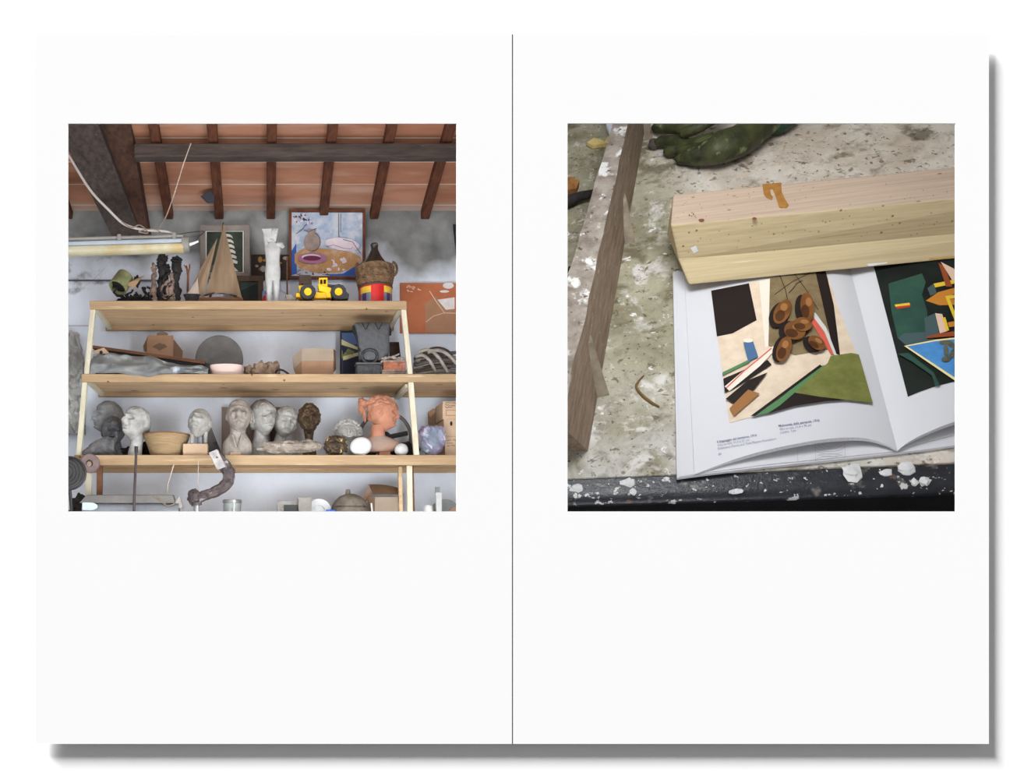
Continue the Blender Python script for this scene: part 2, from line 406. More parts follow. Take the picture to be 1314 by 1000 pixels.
def node_tiles():
    m = bpy.data.materials.new('terracotta_tiles'); m.use_nodes = True
    N = m.node_tree.nodes; L = m.node_tree.links; b = N['Principled BSDF']; b.inputs['Roughness'].default_value = .9; b.inputs['Specular IOR Level'].default_value = .1
    tc = N.new('ShaderNodeTexCoord'); mp = N.new('ShaderNodeMapping'); mp.inputs['Location'].default_value = (.418, .085, 0)
    L.new(tc.outputs['Object'], mp.inputs[0])
    br = N.new('ShaderNodeTexBrick'); br.offset = 0.0; br.inputs['Scale'].default_value = 1; br.inputs['Brick Width'].default_value = .47; br.inputs['Row Height'].default_value = .247
    br.inputs['Mortar Size'].default_value = .006; br.inputs['Mortar Smooth'].default_value = .3
    br.inputs['Color1'].default_value = lin((174,126,102)); br.inputs['Color2'].default_value = lin((156,106,82)); br.inputs['Mortar'].default_value = lin((206,184,164))
    L.new(mp.outputs[0], br.inputs['Vector'])
    n = N.new('ShaderNodeTexNoise'); n.inputs['Scale'].default_value = 4; n.inputs['Detail'].default_value = 6
    m2 = N.new('ShaderNodeMapping'); m2.inputs['Scale'].default_value = (.6, 4, 1); L.new(tc.outputs['Object'], m2.inputs[0]); L.new(m2.outputs[0], n.inputs['Vector'])
    r = N.new('ShaderNodeMapRange'); r.inputs['From Min'].default_value = .4; r.inputs['From Max'].default_value = .75; r.inputs['To Max'].default_value = .6
    L.new(n.outputs['Fac'], r.inputs['Value'])
    x = N.new('ShaderNodeMix'); x.data_type = 'RGBA'; L.new(r.outputs[0], x.inputs[0]); L.new(br.outputs['Color'], x.inputs[6]); x.inputs[7].default_value = lin((132,88,68))
    n3 = N.new('ShaderNodeTexNoise'); n3.inputs['Scale'].default_value = 2.2; n3.inputs['Detail'].default_value = 8; L.new(m2.outputs[0], n3.inputs['Vector'])
    r3 = N.new('ShaderNodeMapRange'); r3.inputs['From Min'].default_value = .52; r3.inputs['From Max'].default_value = .72; r3.inputs['To Max'].default_value = .55; L.new(n3.outputs['Fac'], r3.inputs['Value'])
    x3 = N.new('ShaderNodeMix'); x3.data_type = 'RGBA'; L.new(r3.outputs[0], x3.inputs[0]); L.new(x.outputs[2], x3.inputs[6]); x3.inputs[7].default_value = lin((184,154,136)); x = x3
    # grey dust along the wall
    sy = N.new('ShaderNodeSeparateXYZ'); L.new(tc.outputs['Object'], sy.inputs[0])
    ad = N.new('ShaderNodeMath'); ad.operation = 'ADD'; L.new(sy.outputs[1], ad.inputs[0])
    mu = N.new('ShaderNodeMath'); mu.operation = 'MULTIPLY'; mu.inputs[1].default_value = .25; L.new(n.outputs['Fac'], mu.inputs[0]); L.new(mu.outputs[0], ad.inputs[1])
    r2 = N.new('ShaderNodeMapRange'); r2.inputs['From Min'].default_value = 7.14; r2.inputs['From Max'].default_value = 7.27; r2.inputs['To Max'].default_value = .7; L.new(ad.outputs[0], r2.inputs['Value'])
    x2 = N.new('ShaderNodeMix'); x2.data_type = 'RGBA'; L.new(r2.outputs[0], x2.inputs[0]); L.new(x.outputs[2], x2.inputs[6]); x2.inputs[7].default_value = lin((168,156,146))
    L.new(x2.outputs[2], b.inputs['Base Color'])
    return m
m_wall = node_wall()
m_side = M('side_plaster', (206,206,208), (190,190,192), rough=.9, scale=3)
m_floor = M('studio_floor', (196,190,182), (172,166,158), rough=.8, scale=3)
XL, XR0, XR1 = -3.0, 1.72/5.3*(YPAGE+.1), 2.34
ZJ = 4.62
def ceil_z(y): return ZJ+.3*(YW-y)
Yi = YPAGE+GAP+.06
def quad(name, pts, mat): return struct(name, pts, [(0,1,2,3)], mat)
quad('wall_back', [(XL,YW,0),(XR1,YW,0),(XR1,YW,ceil_z(YW)),(XL,YW,ceil_z(YW))], m_wall)
quad('wall_left', [(XL,Yi,0),(XL,YW,0),(XL,YW,ceil_z(YW)),(XL,Yi,ceil_z(Yi))], m_side)
quad('wall_right', [(XR0,Yi,0),(XR1,YW,0),(XR1,YW,ceil_z(YW)),(XR0,Yi,ceil_z(Yi))], m_side)
quad('ceiling', [(XL,Yi,ceil_z(Yi)),(XR0,Yi,ceil_z(Yi)),(XR1,YW,ceil_z(YW)),(XL,YW,ceil_z(YW))], node_tiles())
quad('floor', [(-9,-4,-1),(14,-4,-1),(14,YPAGE+GAP,-1),(-9,YPAGE+GAP,-1)], M('front_floor', (58,58,58), rough=.95))
quad('floor_studio', [(XL,Yi,0),(XR0,Yi,0),(XR1,YW,0),(XL,YW,0)], m_floor)

def beam(name, p0, p1, w, h, mat, label=None, cat=None, up=Vector((0,0,1)), group=None):
    p0, p1 = Vector(p0), Vector(p1); d = (p1-p0).normalized(); sx = d.cross(up).normalized(); uz = sx.cross(d)
    vs = [q+a*sx*w/2+b*uz*h/2 for q in (p0, p1) for a, b in ((-1,-1),(1,-1),(1,1),(-1,1))]
    fs = [(0,1,2,3),(4,5,6,7),(0,1,5,4),(1,2,6,5),(2,3,7,6),(3,0,4,7)]
    c = (p0+p1)/2
    o = emit(name, [v-c for v in vs], fs, [0]*6, mat, None, c, False, .008)
    if label: tag(o, label, cat, group)
    else: o['kind'] = 'structure'
    return o
# rafters under the tiles
RX = [-1.80, -1.34, -.879, -.418, .054, .536, 1.0, 1.466]
RL = [None, 'dark rafter beside the braces towards the side wall', 'rafter nearest the twin braces, crossed by a hanging string', 'rafter beside the broken tile with the slate hole',
      'rafter running down to the wall over the plaster statuette', 'rafter ending behind the still life with a jug', 'rafter ending above the wicker demijohn', 'rafter at the end of the row over the rust coloured board']
for i, x in enumerate(RX):
    y0, y1 = (Yi+.03 if x < 1.2 else 5.35), YW-.002
    o = beam('rafter', (x, y0, ceil_z(y0)-.045), (x, y1, ceil_z(y1)-.045), .078, .085, m_rafter,
         'dark brown '+RL[i] if RL[i] else 'dark brown rafter hidden beyond the twin braces', 'rafter', group='rafters under the tiles')
# long purlin
Yp = 6.24
beam('purlin', (-1.05, Yp+.05, 4.718), (2.06, Yp+.05, 4.722), .10, .105, m_purlin, 'long dark grey horizontal roof timber crossing under the rafters', 'beam')
# the twin braces
def taper_beam(name, q0, q1, mat, label):
    vs = [Vector(p) for p in q0+q1]; c = sum(vs, Vector())/8
    o = emit(name, [v-c for v in vs], [(0,1,2,3),(4,5,6,7),(0,1,5,4),(1,2,6,5),(2,3,7,6),(3,0,4,7)], [0]*6, mat, None, c, False, .01)
    tag(o, label, 'roof brace')
def quadpx(a, b, Y, dep, c=None):
    return [P(a[0],a[1],Y), P(b[0],b[1],Y), P(b[0],b[1],Y)+Vector((0,dep,dep*.3)), P(a[0],a[1],Y)+Vector((0,dep,dep*.3))]
taper_beam('roof_brace', quadpx((66,150),(122,150),5.95,.26), quadpx((148,312),(182,303),6.86,.26), m_brace, 'thick grey brown diagonal roof brace nearest the hanging cable')
taper_beam('roof_brace', quadpx((118,150),(166,150),6.12,.2), quadpx((172,312),(191,303),6.93,.2), m_brace2, 'reddish dark roof brace standing behind the grey brown brace')
# slate hole in a tile
mb = MB(); mb.prism([(258,253),(268,247),(275,246),(275,260),(266,261)], -3, 0)
T('slate_patch', 'dark slate showing through a broken ceiling tile by a rafter', 'slate', 268, 6.86, 1.55+.44*6.86-.02).solid(mb, M('slate', (58,60,68)))

# dado lines on the wall
mb = MB(); mb.box((-60,-2,359.6),(205,0,361.0)); 
T('wall_mounted_conduit', 'thin dark conduit running along the wall behind the green pot', 'pipe', 60, YW-.02, EYE+.34*(YW-.02)).solid(mb, M('conduit_grey', (92,92,96)))
mb = MB(); mb.box((-60,-1.0,418),(118,0,418.6))
T('wall_mounted_conduit', 'thin pale conduit on the wall above the carved relief', 'pipe', 60, YW-.02, EYE+.28*(YW-.02)).solid(mb, M('conduit_pale', (168,168,172)))

# hanging lamp (fluorescent batten)
t = T('hanging_lamp', 'long fluorescent batten lamp with yellowed cover hanging before the braces', 'lamp', 150, 6.15, vat(0,1)*0+EYE+.38*6.15)
def bar(mb, u0, u1, f, y0, y1):
    # slightly sloping bar: f(u) gives (top, bottom)
    R = []
    for u in (u0, u1):
        a, b = f(u); h = (b-a)/2; c = (a+b)/2
        R.append([(u, (y0+y1)/2+(y1-y0)/2*math.cos(k*PI/8), c+h*math.copysign(abs(math.sin(k*PI/8))**.6, math.sin(k*PI/8))) for k in range(16)])
    mb.rings(R)
sl = lambda u: -(u-88)*.028
mb = MB(); bar(mb, -10, 236, lambda u: (307+sl(u), 312+sl(u)), -9, 9); t.part('housing', mb, m_lamp_body)
mb = MB(); bar(mb, -10, 238, lambda u: (311.5+sl(u), 319+sl(u)), -8, 8); t.part('reflector', mb, m_lamp_tube)
mb = MB(); bar(mb, -10, 236, lambda u: (317+sl(u), 328.5+sl(u)), -8.5, 8); t.part('diffuser', mb, m_lamp_diff)
mb = MB(); bar(mb, 234, 243, lambda u: (309+sl(u), 327+sl(u)), -9, 9); t.part('end_cap', mb, m_lamp_body)
for u in (152, 222):
    mb = MB(); mb.box((u, -10, 306+sl(u)), (u+5, -8, 314+sl(u))); t.part('clip', mb, m_lamp_body, bevel=.004)
mb = MB(); mb.tube([(243,0,314),(249,0,312),(254,2,309)], [2.2,1.6,1.2]); t.part('cable_gland', mb, m_white)
# cable and strings
def poly_tube(name, label, cat, pts, r, mat, n=8):
    P3 = [P(*p) for p in pts]; Q = []
    for i in range(len(P3)-1):
        for k in range(8):
            tt = k/8; p0 = P3[max(i-1,0)]; p1 = P3[i]; p2 = P3[i+1]; p3 = P3[min(i+2,len(P3)-1)]
            Q.append(.5*((2*p1)+(-p0+p2)*tt+(2*p0-5*p1+4*p2-p3)*tt*tt+(-p0+3*p1-3*p2+p3)*tt**3))
    Q.append(P3[-1]); c = Q[0].copy()
    mb = MB(); mb.tube([q-c for q in Q], r, n)
    o = emit(name, mb.v, mb.f, mb.m, mat, None, c); tag(o, label, cat); return o
poly_tube('power_cable', 'white cable sagging across the dark diagonal brace to the batten lamp', 'cable', [(60,160,5.9),(88,200,5.92),(115,243,5.95),(140,270,6.0),(160,288,6.05),(185,295,6.1),(212,297,6.12),(226,302,6.13)], 0.010, m_white_cable)
poly_tube('hanging_twine', 'tangled twine bunched along the end of the white cable', 'twine', [(156,284,5.98),(168,292,6.0),(180,289,6.02),(190,299,6.02),(178,297,6.0),(196,294,6.03),(206,298,6.05)], .005, m_rope)
poly_tube('hanging_string', 'thin pale string slanting down from the long purlin to the twine', 'string', [(245,184,6.17),(235,212,6.2),(224,248,6.4),(213,278,6.5),(205,292,6.3)], .0045, m_rope_pale)
poly_tube('wall_wire', 'thin loose wire trailing along the wall from the lamp end', 'wire', [(250,311,6.2),(256,303,6.6),(262,297,7.0),(246,298,7.08),(222,302,7.08)], .004, M('wire_dark', (84,80,76)))

# ------------------------------------------------------------------ shelving unit
t = T('shelving_unit', 'large pine shelving unit with cream posts crowded with sculptures', 'shelf', 340, YF, 0)
dep = (YB-YF)/t.k
def shelf(uL, uR, vt, vbm, zL, tl, tr):
    mb = MB(); mb.box((uL,0,vt),(uR,5,vbm)); t.part('front_rail', mb, m_pine, bevel=.004)
    th = (vbm-vt)
    mb = MB(); mb.box((uL+1,5,vt+.5),(uR-1,dep,vt+th*.55)); t.part('shelf_board', mb, m_pine_dark)
    mb = MB(); mb.box((uL+1,dep-6,vt+th*.55),(uR-1,dep,vt+th*1.05)); t.part('back_rail', mb, m_pine)
    for u, on in ((uL, tl), (uR, tr)):
        if not on: continue
        s = 1 if u == uL else -1
        mb = MB(); mb.box((u+s*4,5,vt+th*.55),(u+s*10,dep-6,vt+th*.95)); t.part('cross_rail', mb, m_post)
shelf(115, 522, 386, 397, L1, 1, 1)
shelf(104.5, 655, 480, 490.5, L2, 1, 0)
shelf(95, 655, 584, 597, L3, 1, 0)
vb4 = vat(L4, YF)
shelf(95, 655, vb4, vb4+12, L4, 1, 0)
mb = MB(); mb.box((522,12,490.5),(529,dep-6,495)); t.part('cross_rail', mb, m_post)
def post(u0, v0, u1, v1, w, y, mat, d=6):
    mb = MB(); mb.hexa([(u0,y,v0),(u0+w,y,v0),(u0+w,y+d,v0),(u0,y+d,v0),(u1,y,v1),(u1+w,y,v1),(u1+w,y+d,v1),(u1,y+d,v1)]); t.part('post', mb, mat, bevel=.003)
post(115.5,397,107.5,480,6.5,1,m_post); post(105,490.5,97,584,6.5,1,m_post)
post(515,397,523.5,480,6.5,1,m_post); post(524,490.5,531.5,584,7,1,m_post)
post(108,597,106,800,8,6,m_post); post(121,597,119,800,7,14,m_brownwood); 
post(515,597,519,800,5,22,m_pine_dark); post(523,597,526,800,7,5,m_post); post(529.5,597,535,800,3,9,m_brownwood)
for u in (643,):
    post(u,490.5,u,584,7,1,m_post); post(u,597,u,800,7,1,m_post)
for u in (100, 643):
    for y in (10, dep-18):
        mb = MB(); mb.box((u, y, vb4+12), (u+8, y+8, V0+EYE/t.k)); t.part('foot_post', mb, m_post)
t = T('workbench', 'low wooden bench standing before the shelving unit under lamp and duct', 'bench', 200, 6.2, 0)
mb = MB(); mb.box((20,-30,vat(L4,6.2)),(420,34,vat(L4,6.2)+9)); t.part('bench_top', mb, m_pine_dark)
for u in (26, 400):
    for y in (-26, 20):
        mb = MB(); mb.box((u,y,vat(L4,6.2)+9),(u+10,y+10,t.vb)); t.part('leg', mb, m_pine_dark)
# ------------------------------------------------------------------ things on the wall
PIC = 'pictures around the top shelf'
def picture(name, label, u0, v0, u1, v1, Y, fw, mats, draw, th=4, cat='picture', tilt=0, z=None, extra=None):
    """framed picture: frame > flat panel with its painted shapes as one mesh"""
    t = T(name, label, cat, (u0+u1)/2, Y, EYE+(V0-v1)/F*Y, PIC if name == 'framed_picture' else None)
    if fw:
        mb = MB(); y0, y1 = -th, 0
        mb.box((u0,y0,v0),(u1,y1,v0+fw)); mb.box((u0,y0,v1-fw),(u1,y1,v1)); mb.box((u0,y0,v0+fw),(u0+fw,y1,v1-fw)); mb.box((u1-fw,y0,v0+fw),(u1,y1,v1-fw))
        t.part('frame', mb, mats[0], bevel=.003)
    mb = MB(); mb.mi = 0
    mb.box((u0+fw,-th*.5,v0+fw),(u1-fw,-.2,v1-fw))
    k = [0]
    def shape(mi, pts):
        k[0] += 1; mb.mi = mi; y = -th*.5-.02-.03*k[0]
        n = len(pts); mb.add([(p[0], y, p[1]) for p in pts], [tuple(f) for f in tessellate_polygon([[Vector((p[0], p[1], 0)) for p in pts]])])
    draw(shape)
    if fw: t.part('painted_panel', mb, mats[1:])
    else: t.solid(mb, mats[1:])
    return t
def ell(cx, cy, rx, ry, n=28, a0=0, a1=2*PI, rot=0):
    R = []
    for i in range(n):
        a = a0+(a1-a0)*i/(n-1 if a1-a0 < 6.28 else n); x, y = rx*math.cos(a), ry*math.sin(a)
        R.append((cx+x*math.cos(rot)-y*math.sin(rot), cy+x*math.sin(rot)+y*math.cos(rot)))
    return R
def curve_line(pts, w):
    up, dn = [], []
    for i, p in enumerate(pts):
        a = Vector(pts[max(i-1,0)]); b = Vector(pts[min(i+1,len(pts)-1)]); d = (b-a).normalized(); n = Vector((-d.y, d.x))*w/2
        up.append((p[0]+n.x, p[1]+n.y)); dn.append((p[0]-n.x, p[1]-n.y))
    return up+dn[::-1]
# ship picture
m_sea = M('painted_sea', (66,76,60), (40,48,40), scale=5)
m_sail_w = M('painted_sail', (214,208,196), (186,182,170), scale=14)
m_mount = M('white_mount', (222,220,214))
def draw(s):
    s(1, [(264,297),(313,297),(313,351),(264,351)]); s(0, [(265.3,298.3),(311.5,298.3),(311.5,350),(265.3,350)])
    for i in range(6):
        y = 301+i*6.5; w = 4+i*1.1
        s(2, [(290-i*.2,y),(289+w+2,y+.6),(289+w+5+i*.3,y+3),(291+w+4,y+6.0),(296,y+4.2),(290.5-i*.2,y+3.4)])
    s(2, [(288,340),(300,343),(306,349),(290,349)]); s(3, [(270,340),(285,343),(284,349),(268,349)])
picture('framed_picture', 'grey framed picture of a white sailing ship behind the brown sails', 257, 290.5, 320.5, 358, 7.08, 7, [m_frame_grey, m_sea, m_mount, m_sail_w, M('painted_cloud', (98,104,86), (74,82,68), scale=8)], draw)
# low dark landscape
def draw(s): s(1, [(309,363),(331,363),(331,383),(309,383)]); s(2, [(309,374),(322,368),(331,364),(331,383),(309,383)])
picture('framed_picture', 'small brown framed dark green landscape leaning below the ship picture', 300, 355, 338, 408, 6.95, 7, [M('umber_frame', (92,74,58), (74,58,46)), m_darkwood, M('painted_bottle_green', (48,62,56)), M('painted_dark_green', (32,42,40))], draw)
# dark picture behind statuette
def draw(s):
    for i in range(14):
        s(1+i % 3, ell(328+random.random()*40, 331+random.random()*26, 2+random.random()*3, 1.5+random.random()*3, 9))
picture('framed_picture', 'dark brown picture with ochre flecks behind the white statuette', 322.5, 328, 371, 360, 7.09, 1.2, [m_darkwood, M('painted_umber', (54,40,34), (38,30,28), scale=20), M('painted_ochre', (146,106,50)), M('painted_rose', (120,70,58)), M('painted_grey', (140,132,120))], draw)
# still life
m_sl_sky = M('painted_blue_white', (190,194,202), (150,166,190), scale=8, lo=.42, hi=.6, spots=[((206,200,206),10,.58,.66)], bump=.3)
m_sl_ochre = M('painted_tan', (178,134,88), (196,164,140), scale=10, lo=.5, hi=.66, bump=.3)
m_sl_jug = M('painted_jug', (156,138,130), (136,118,112), scale=14)
m_sl_pur = M('painted_mauve', (160,110,136)); m_sl_dk = M('painted_wine', (110,40,70)); m_sl_pink = M('painted_pink_white', (222,208,212), (200,186,196), scale=12)
m_sl_blue = M('painted_blue', (52,88,158)); m_sl_black = M('painted_outline', (70,60,58))
def draw(s):
    s(6, [(374,323),(380,313),(381,352),(374,354)])
    s(1, [(378,327),(392,318),(420,320),(450,324),(462,330),(464,336),(452,345),(436,351),(410,352),(385,346),(378,338)])
    s(6, [(440,352),(466,336),(466,355),(425,355),(412,353)])
    for i in range(26):
        a = (374+random.random()*26, 276+random.random()*14); s(random.choice((7, 3, 5)), ell(a[0], a[1], 1+random.random()*1.6, .6+random.random(), 7, rot=random.random()*3))
    for i in range(24):
        a = (376+random.random()*50, 347+random.random()*7); s(random.choice((7, 3, 2)), ell(a[0], a[1], .8+random.random()*1.2, .6+random.random()*.6, 7))
    for i in range(12):
        s(5, ell(420+random.random()*26, 334+random.random()*14, 1.5+random.random()*3, 1+random.random()*1.2, 8, rot=random.random()*3))
    s(5, ell(439, 315, 22, 8, rot=.12)); s(3, curve_line([(418,318),(428,316),(440,320),(450,321),(452,319)], .8)); s(7, curve_line([(440,309),(452,312),(458,321),(462,326)], .8))
    s(2, ell(400, 312, 10.5, 11.5)); s(2, [(393.5,296),(405,296),(403,303),(407,305),(393,305),(395,302)])
    s(7, curve_line([(390,297),(396,299),(403,296),(406,295)], .9)); s(7, curve_line(ell(400,312,10.7,11.7,18,-1.3,1.6), .7))
    s(3, ell(401,333,19,7)); s(5, ell(399,331.5,12,3.6)); s(4, ell(400,333,11.5,3.3)); 
    s(7, curve_line([(434,276),(434.5,306)], .7)); s(7, curve_line([(437,276),(437,300)], .5)); s(7, curve_line([(380,302),(388,296),(392,290)], .8))
picture('framed_picture', 'large brown framed still life painting of a grey jug on the wall', 371, 270.5, 468, 359, 7.10, 3, [m_frame_brown, m_sl_sky, m_sl_ochre, m_sl_jug, m_sl_pur, m_sl_dk, m_sl_pink, m_sl_blue, m_sl_black], draw)
# rust coloured board
m_rb = M('rust_board', (186,112,76), (172,98,64), scale=3, spots=[((166,118,86),4,.6,.72)])
m_rb2 = M('chalk_lines', (216,186,164)); m_rb3 = M('rust_tan', (168,128,98), (160,116,84), scale=6); m_rbw = M('chalk_white', (226,222,220), (208,200,196), scale=14)
def draw(s):
    s(2, [(545,390),(560,380),(566,392),(590,400),(640,396),(640,428),(546,427)])
    s(3, [(561,385),(583,382),(583,397),(572,398)]); s(1, curve_line([(551,374),(560,388),(570,402),(640,404)], 1)); s(1, curve_line([(570,402),(556,406),(546,414)], .8))
    s(3, ell(575,367,7,4)); s(3, ell(570,374.5,6,1.6))
    for i in range(16): s(1, ell(522+random.random()*20, 367+random.random()*8, 1+random.random()*1.2, .4+random.random()*.5, 7, rot=random.random()))
picture('rust_board', 'large rust orange drawing board with chalky marks fixed on the wall', 513, 363.5, 640, 428, 7.13, 0, [None, m_rb, m_rb2, m_rb3, m_rbw], draw, th=2)
# edge of a picture at the margin
mb = MB(); mb.hexa([(581,-3,289),(640,-3,292),(640,0,292),(581,0,289),(585.5,-3,330),(640,-3,332),(640,0,332),(585.5,0,330)])
T('dark_board', 'narrow edge of a dark panel hanging high by the last rafter', 'panel', 600, 7.12, EYE+.37*7.12).solid(mb, m_black)
# leaning dark blue painting on the second shelf
def draw(s):
    s(1, [(438,428),(468,428),(466,438),(448,446),(440,440)]); s(2, [(438,436),(458,446),(460,450),(438,443)]); s(3, [(438,450),(452,456),(448,466),(438,460)])
    s(2, [(440,458),(462,452),(463,456),(440,463)]); s(4, [(440,464),(458,458),(470,480),(440,480)]); s(1, [(452,432),(456,431),(457,436),(453,437)])
    s(3, [(444,447),(455,452),(452,456),(444,452)]); s(4, [(438,444),(446,448),(440,456)])
picture('canvas', 'dark blue and black abstract canvas leaning behind the grey case', 436.5, 426, 478, 496, 6.98, 1, [m_black, M('painted_navy', (42,48,72), (58,62,84), scale=10), M('painted_slate', (74,92,132)), M('painted_cream', (190,184,140)), M('painted_moss', (108,116,76)), M('painted_ink', (30,34,52))], draw)
# carved relief hanging at the edge of the wall
mb = MB(); 
def rel(a, b):
    u = 70+a*(39-8*(1-math.sin(min(b*2.2,1)*PI/2))); v = 428+b*130
    return (u, -6-11*noise.fractal(Vector((a*4.5, b*11, 2.0)), 1, 2, 4)-3*math.sin(a*PI), v)
mb.sheet(rel, 30, 80, 8)
t = T('carved_relief', 'pale carved plaster relief hanging on the wall beside the shelves', 'relief', 90, 7.12, EYE+(V0-558)/F*7.12); t.solid(mb, m_relief)
# ------------------------------------------------------------------ top shelf
Y1 = 6.62
# green pot lying on its side
t = T('glazed_pot', 'small green glazed pot tipped over with its mouth open', 'pot', 154, Y1, L1)
mb = MB(); ax = Vector((-.35, -.45, .8)).normalized()
def tilted(mb, c, prof, ax, n=36):
    ax = Vector(ax).normalized(); a = ax.orthogonal().normalized(); b = ax.cross(a); R = []
    for r, d in prof: R.append([Vector(c)+ax*d+r*(math.cos(2*PI*j/n)*a+math.sin(2*PI*j/n)*b) for j in range(n)])
    mb.rings(R)
tilted(mb, (156,0,362), [(9,-12),(11,-11),(11.5,0),(12,12),(10.8,12),(10,8),(9.5,-6)], ax); t.part('body', mb, m_green_pot)
mb = MB(); tilted(mb, (156,0,362), [(9.6,6),(9.6,7)], ax); t.part('dark_inside', mb, m_black)
# folded kraft paper
mb = MB()
mb.hexa([(161,-4,366),(186,-9,356.5),(186,-8,356.7),(161,-3,366.2),(173,-8,373),(181,-10,362),(181,-9,362.2),(173,-7,373.2)])
T('kraft_fold', 'folded tan paper scrap lying on top of dark scraps', 'paper', 172, Y1, L1).solid(mb, m_kraft, smooth=False)
mb = MB()
for i in range(22):
    a = random.random()*6.28; c = Vector((150+random.random()*44, -4+random.random()*14, 382+random.random()*8)); p = [c]
    for k in range(5): c = c+Vector((random.uniform(-7,7), random.uniform(-3,3), random.uniform(-6,3))); c.z = min(max(c.z, 368), 391); p.append(c)
    mb.tube(p, 1.0+random.random()*1.2, 6)
mb.blob((172,10,386),(26,8,7),.5,2,3); mb.blob((175,4,360),(4,3,7),.4,2,5)
T('scrap_tangle', 'low tangle of black wire and charred scraps beside the green pot', 'scrap', 172, Y1, L1).solid(mb, m_charred)
# twisted dark plants
t = T('bark_sculpture', 'gnarled dark sculpture of two twisted bark stems', 'sculpture', 218, Y1, L1)
def gnarl(mb, pts, r, seed):
    Q = []; R = []
    for i in range(len(pts)-1):
        for k in range(6):
            q = Vector(pts[i]).lerp(Vector(pts[i+1]), k/6); i_ = i+k/6
            Q.append(q+Vector((noise.noise(Vector((i_*2,seed,0)))*3, noise.noise(Vector((i_*2,seed,9)))*3, 0))); R.append(r*(1+.55*noise.noise(Vector((i_*3.1,seed,4)))))
    mb.tube(Q, R, 10)
mb = MB(); gnarl(mb, [(208,2,391),(206,0,372),(209,0,352),(207,0,334)], 5.2, 1); gnarl(mb, [(214,2,391),(213,0,370),(211,2,350),(208,2,330)], 4.5, 2); mb.blob((209,0,332),(6,5,6),.6,2.5,1); mb.blob((213,0,346),(6,5,6),.6,2.5,8); mb.blob((205,0,340),(4,4,5),.5,2,4); t.part('charred_stem', mb, m_charred)
mb = MB(); gnarl(mb, [(223,2,391),(226,0,370),(224,0,352),(227,0,336)], 5, 3); mb.blob((226,0,334),(6,5,4.5),.6,2.5,2); mb.blob((229,0,346),(4,4,9),.5,2,6); mb.blob((226,2,375),(6,5,12),.5,2,16); t.part('charred_stem', mb, m_charred)
mb = MB(); gnarl(mb, [(198,-3,391),(199,-3,370),(197,-3,356),(200,-3,342)], 2.8, 5); gnarl(mb, [(218,-4,388),(221,-5,368),(221,-4,350)], 3, 6); mb.blob((219,-6,376),(4,2.5,12),.4,2,3, rot=(0,.4,0)); mb.blob((198,-4,346),(3.2,3,6),.5,2,9)
mb.blob((197,-4,372),(3.5,2.5,9),.4,2,4,rot=(0,-.3,0)); t.part('bark', mb, m_bark)
mb = MB(); mb.blob((213,3,388),(20,8,7),.4,2,3); t.part('root_base', mb, m_charred)
rs = random.Random(5)
for i in range(7):
    x0 = 202+rs.random()*24; z0 = 345+rs.random()*32; w_ = rs.choice((-1, 1)); mb = MB()
    mb.tube([(x0+w_*(7*math.sin(k/12*4)+k*.35), -7+2*math.sin(k), z0-6*math.cos(k/12*4.5)+k*.8) for k in range(13)], [1.9-.09*k for k in range(13)], 8); t.part('tendril', mb, m_bark if i % 3 == 0 else m_charred)
mb = MB(); mb.tube([(241,3,392),(240.5,3,370),(241,3,352),(239,3,340)], [1.6,1.5,1.5,1.0]); mb.tube([(241,3,352),(243,3,342),(243,3,338)], [1.2,1,.8]); mb.tube([(240,3,345),(236,3,339)], [.9,.6])
T('twig', 'single forked reddish twig standing between bark sculpture and small sail', 'twig', 241, Y1, L1).solid(mb, m_twig)
# small grey boat
t = T('model_boat', 'small dark model boat with one grey triangular sail', 'model boat', 247, Y1-.06, L1)
mb = MB(); mb.sheet(lambda a, b: (254-(14*b)*(1-a)+1.5*b*a, -2-2*math.sin(a*PI)*b, 357+21*b), 8, 8, .6); t.part('sail', mb, m_sail_grey)
mb = MB(); mb.loft([(246,0,378,11,3.5),(246,0,383,9,3),(246,0,391,6,2)], 20); t.part('hull', mb, m_charred)
# large brown sailing boat
t = T('model_sailboat', 'model sailboat with two tall brown cloth sails', 'model boat', 282, Y1-.02, L1)
mb = MB(); mb.tube([(269,0,384),(275,0,360),(282,0,330),(286.5,0,286)], [1.5,1.4,1.2,.7]); t.part('mast', mb, m_darkwood)
def mains(a, b):
    uL = 286.5-(286.5-263.5)*b**1.15; uR = 287+(310.5-287)*b
    return (uL+(uR-uL)*a, -1-5*math.sin(a*PI)*b**.7+1.4*math.sin(a*9+1)*b, 288+92*b-3*b*math.sin(a*PI)+3*a*b)
mb = MB(); mb.sheet(mains, 26, 26, .6); t.part('mainsail', mb, m_sail)
def jib(a, b):
    uL = 279-(279-240)*b**.95; uR = 279-(279-261.5)*b
    return (uL+(uR-uL)*a, -1-3*math.sin(a*PI)*b+1.2*math.sin(a*7)*b, 306+75*b)
mb = MB(); mb.sheet(jib, 20, 24, .6); t.part('jib', mb, m_sail)
mb = MB(); mb.tube([(262,-3,380),(275,-4,377.5),(290,-4,378),(304,-3,381)], .9); t.part('boom', mb, m_darkwood)
def hullr(u): return max(.3, math.sin(min(max((u-236)/80, 0), 1)*PI))**.5
mb = MB(); mb.rings([[(u, 7*hullr(u)*math.cos(PI*j/10), 383.5+7*hullr(u)*math.sin(PI*j/10)) for j in range(11)] for u in range(240, 314, 3)]); t.part('hull', mb, m_brownwood)
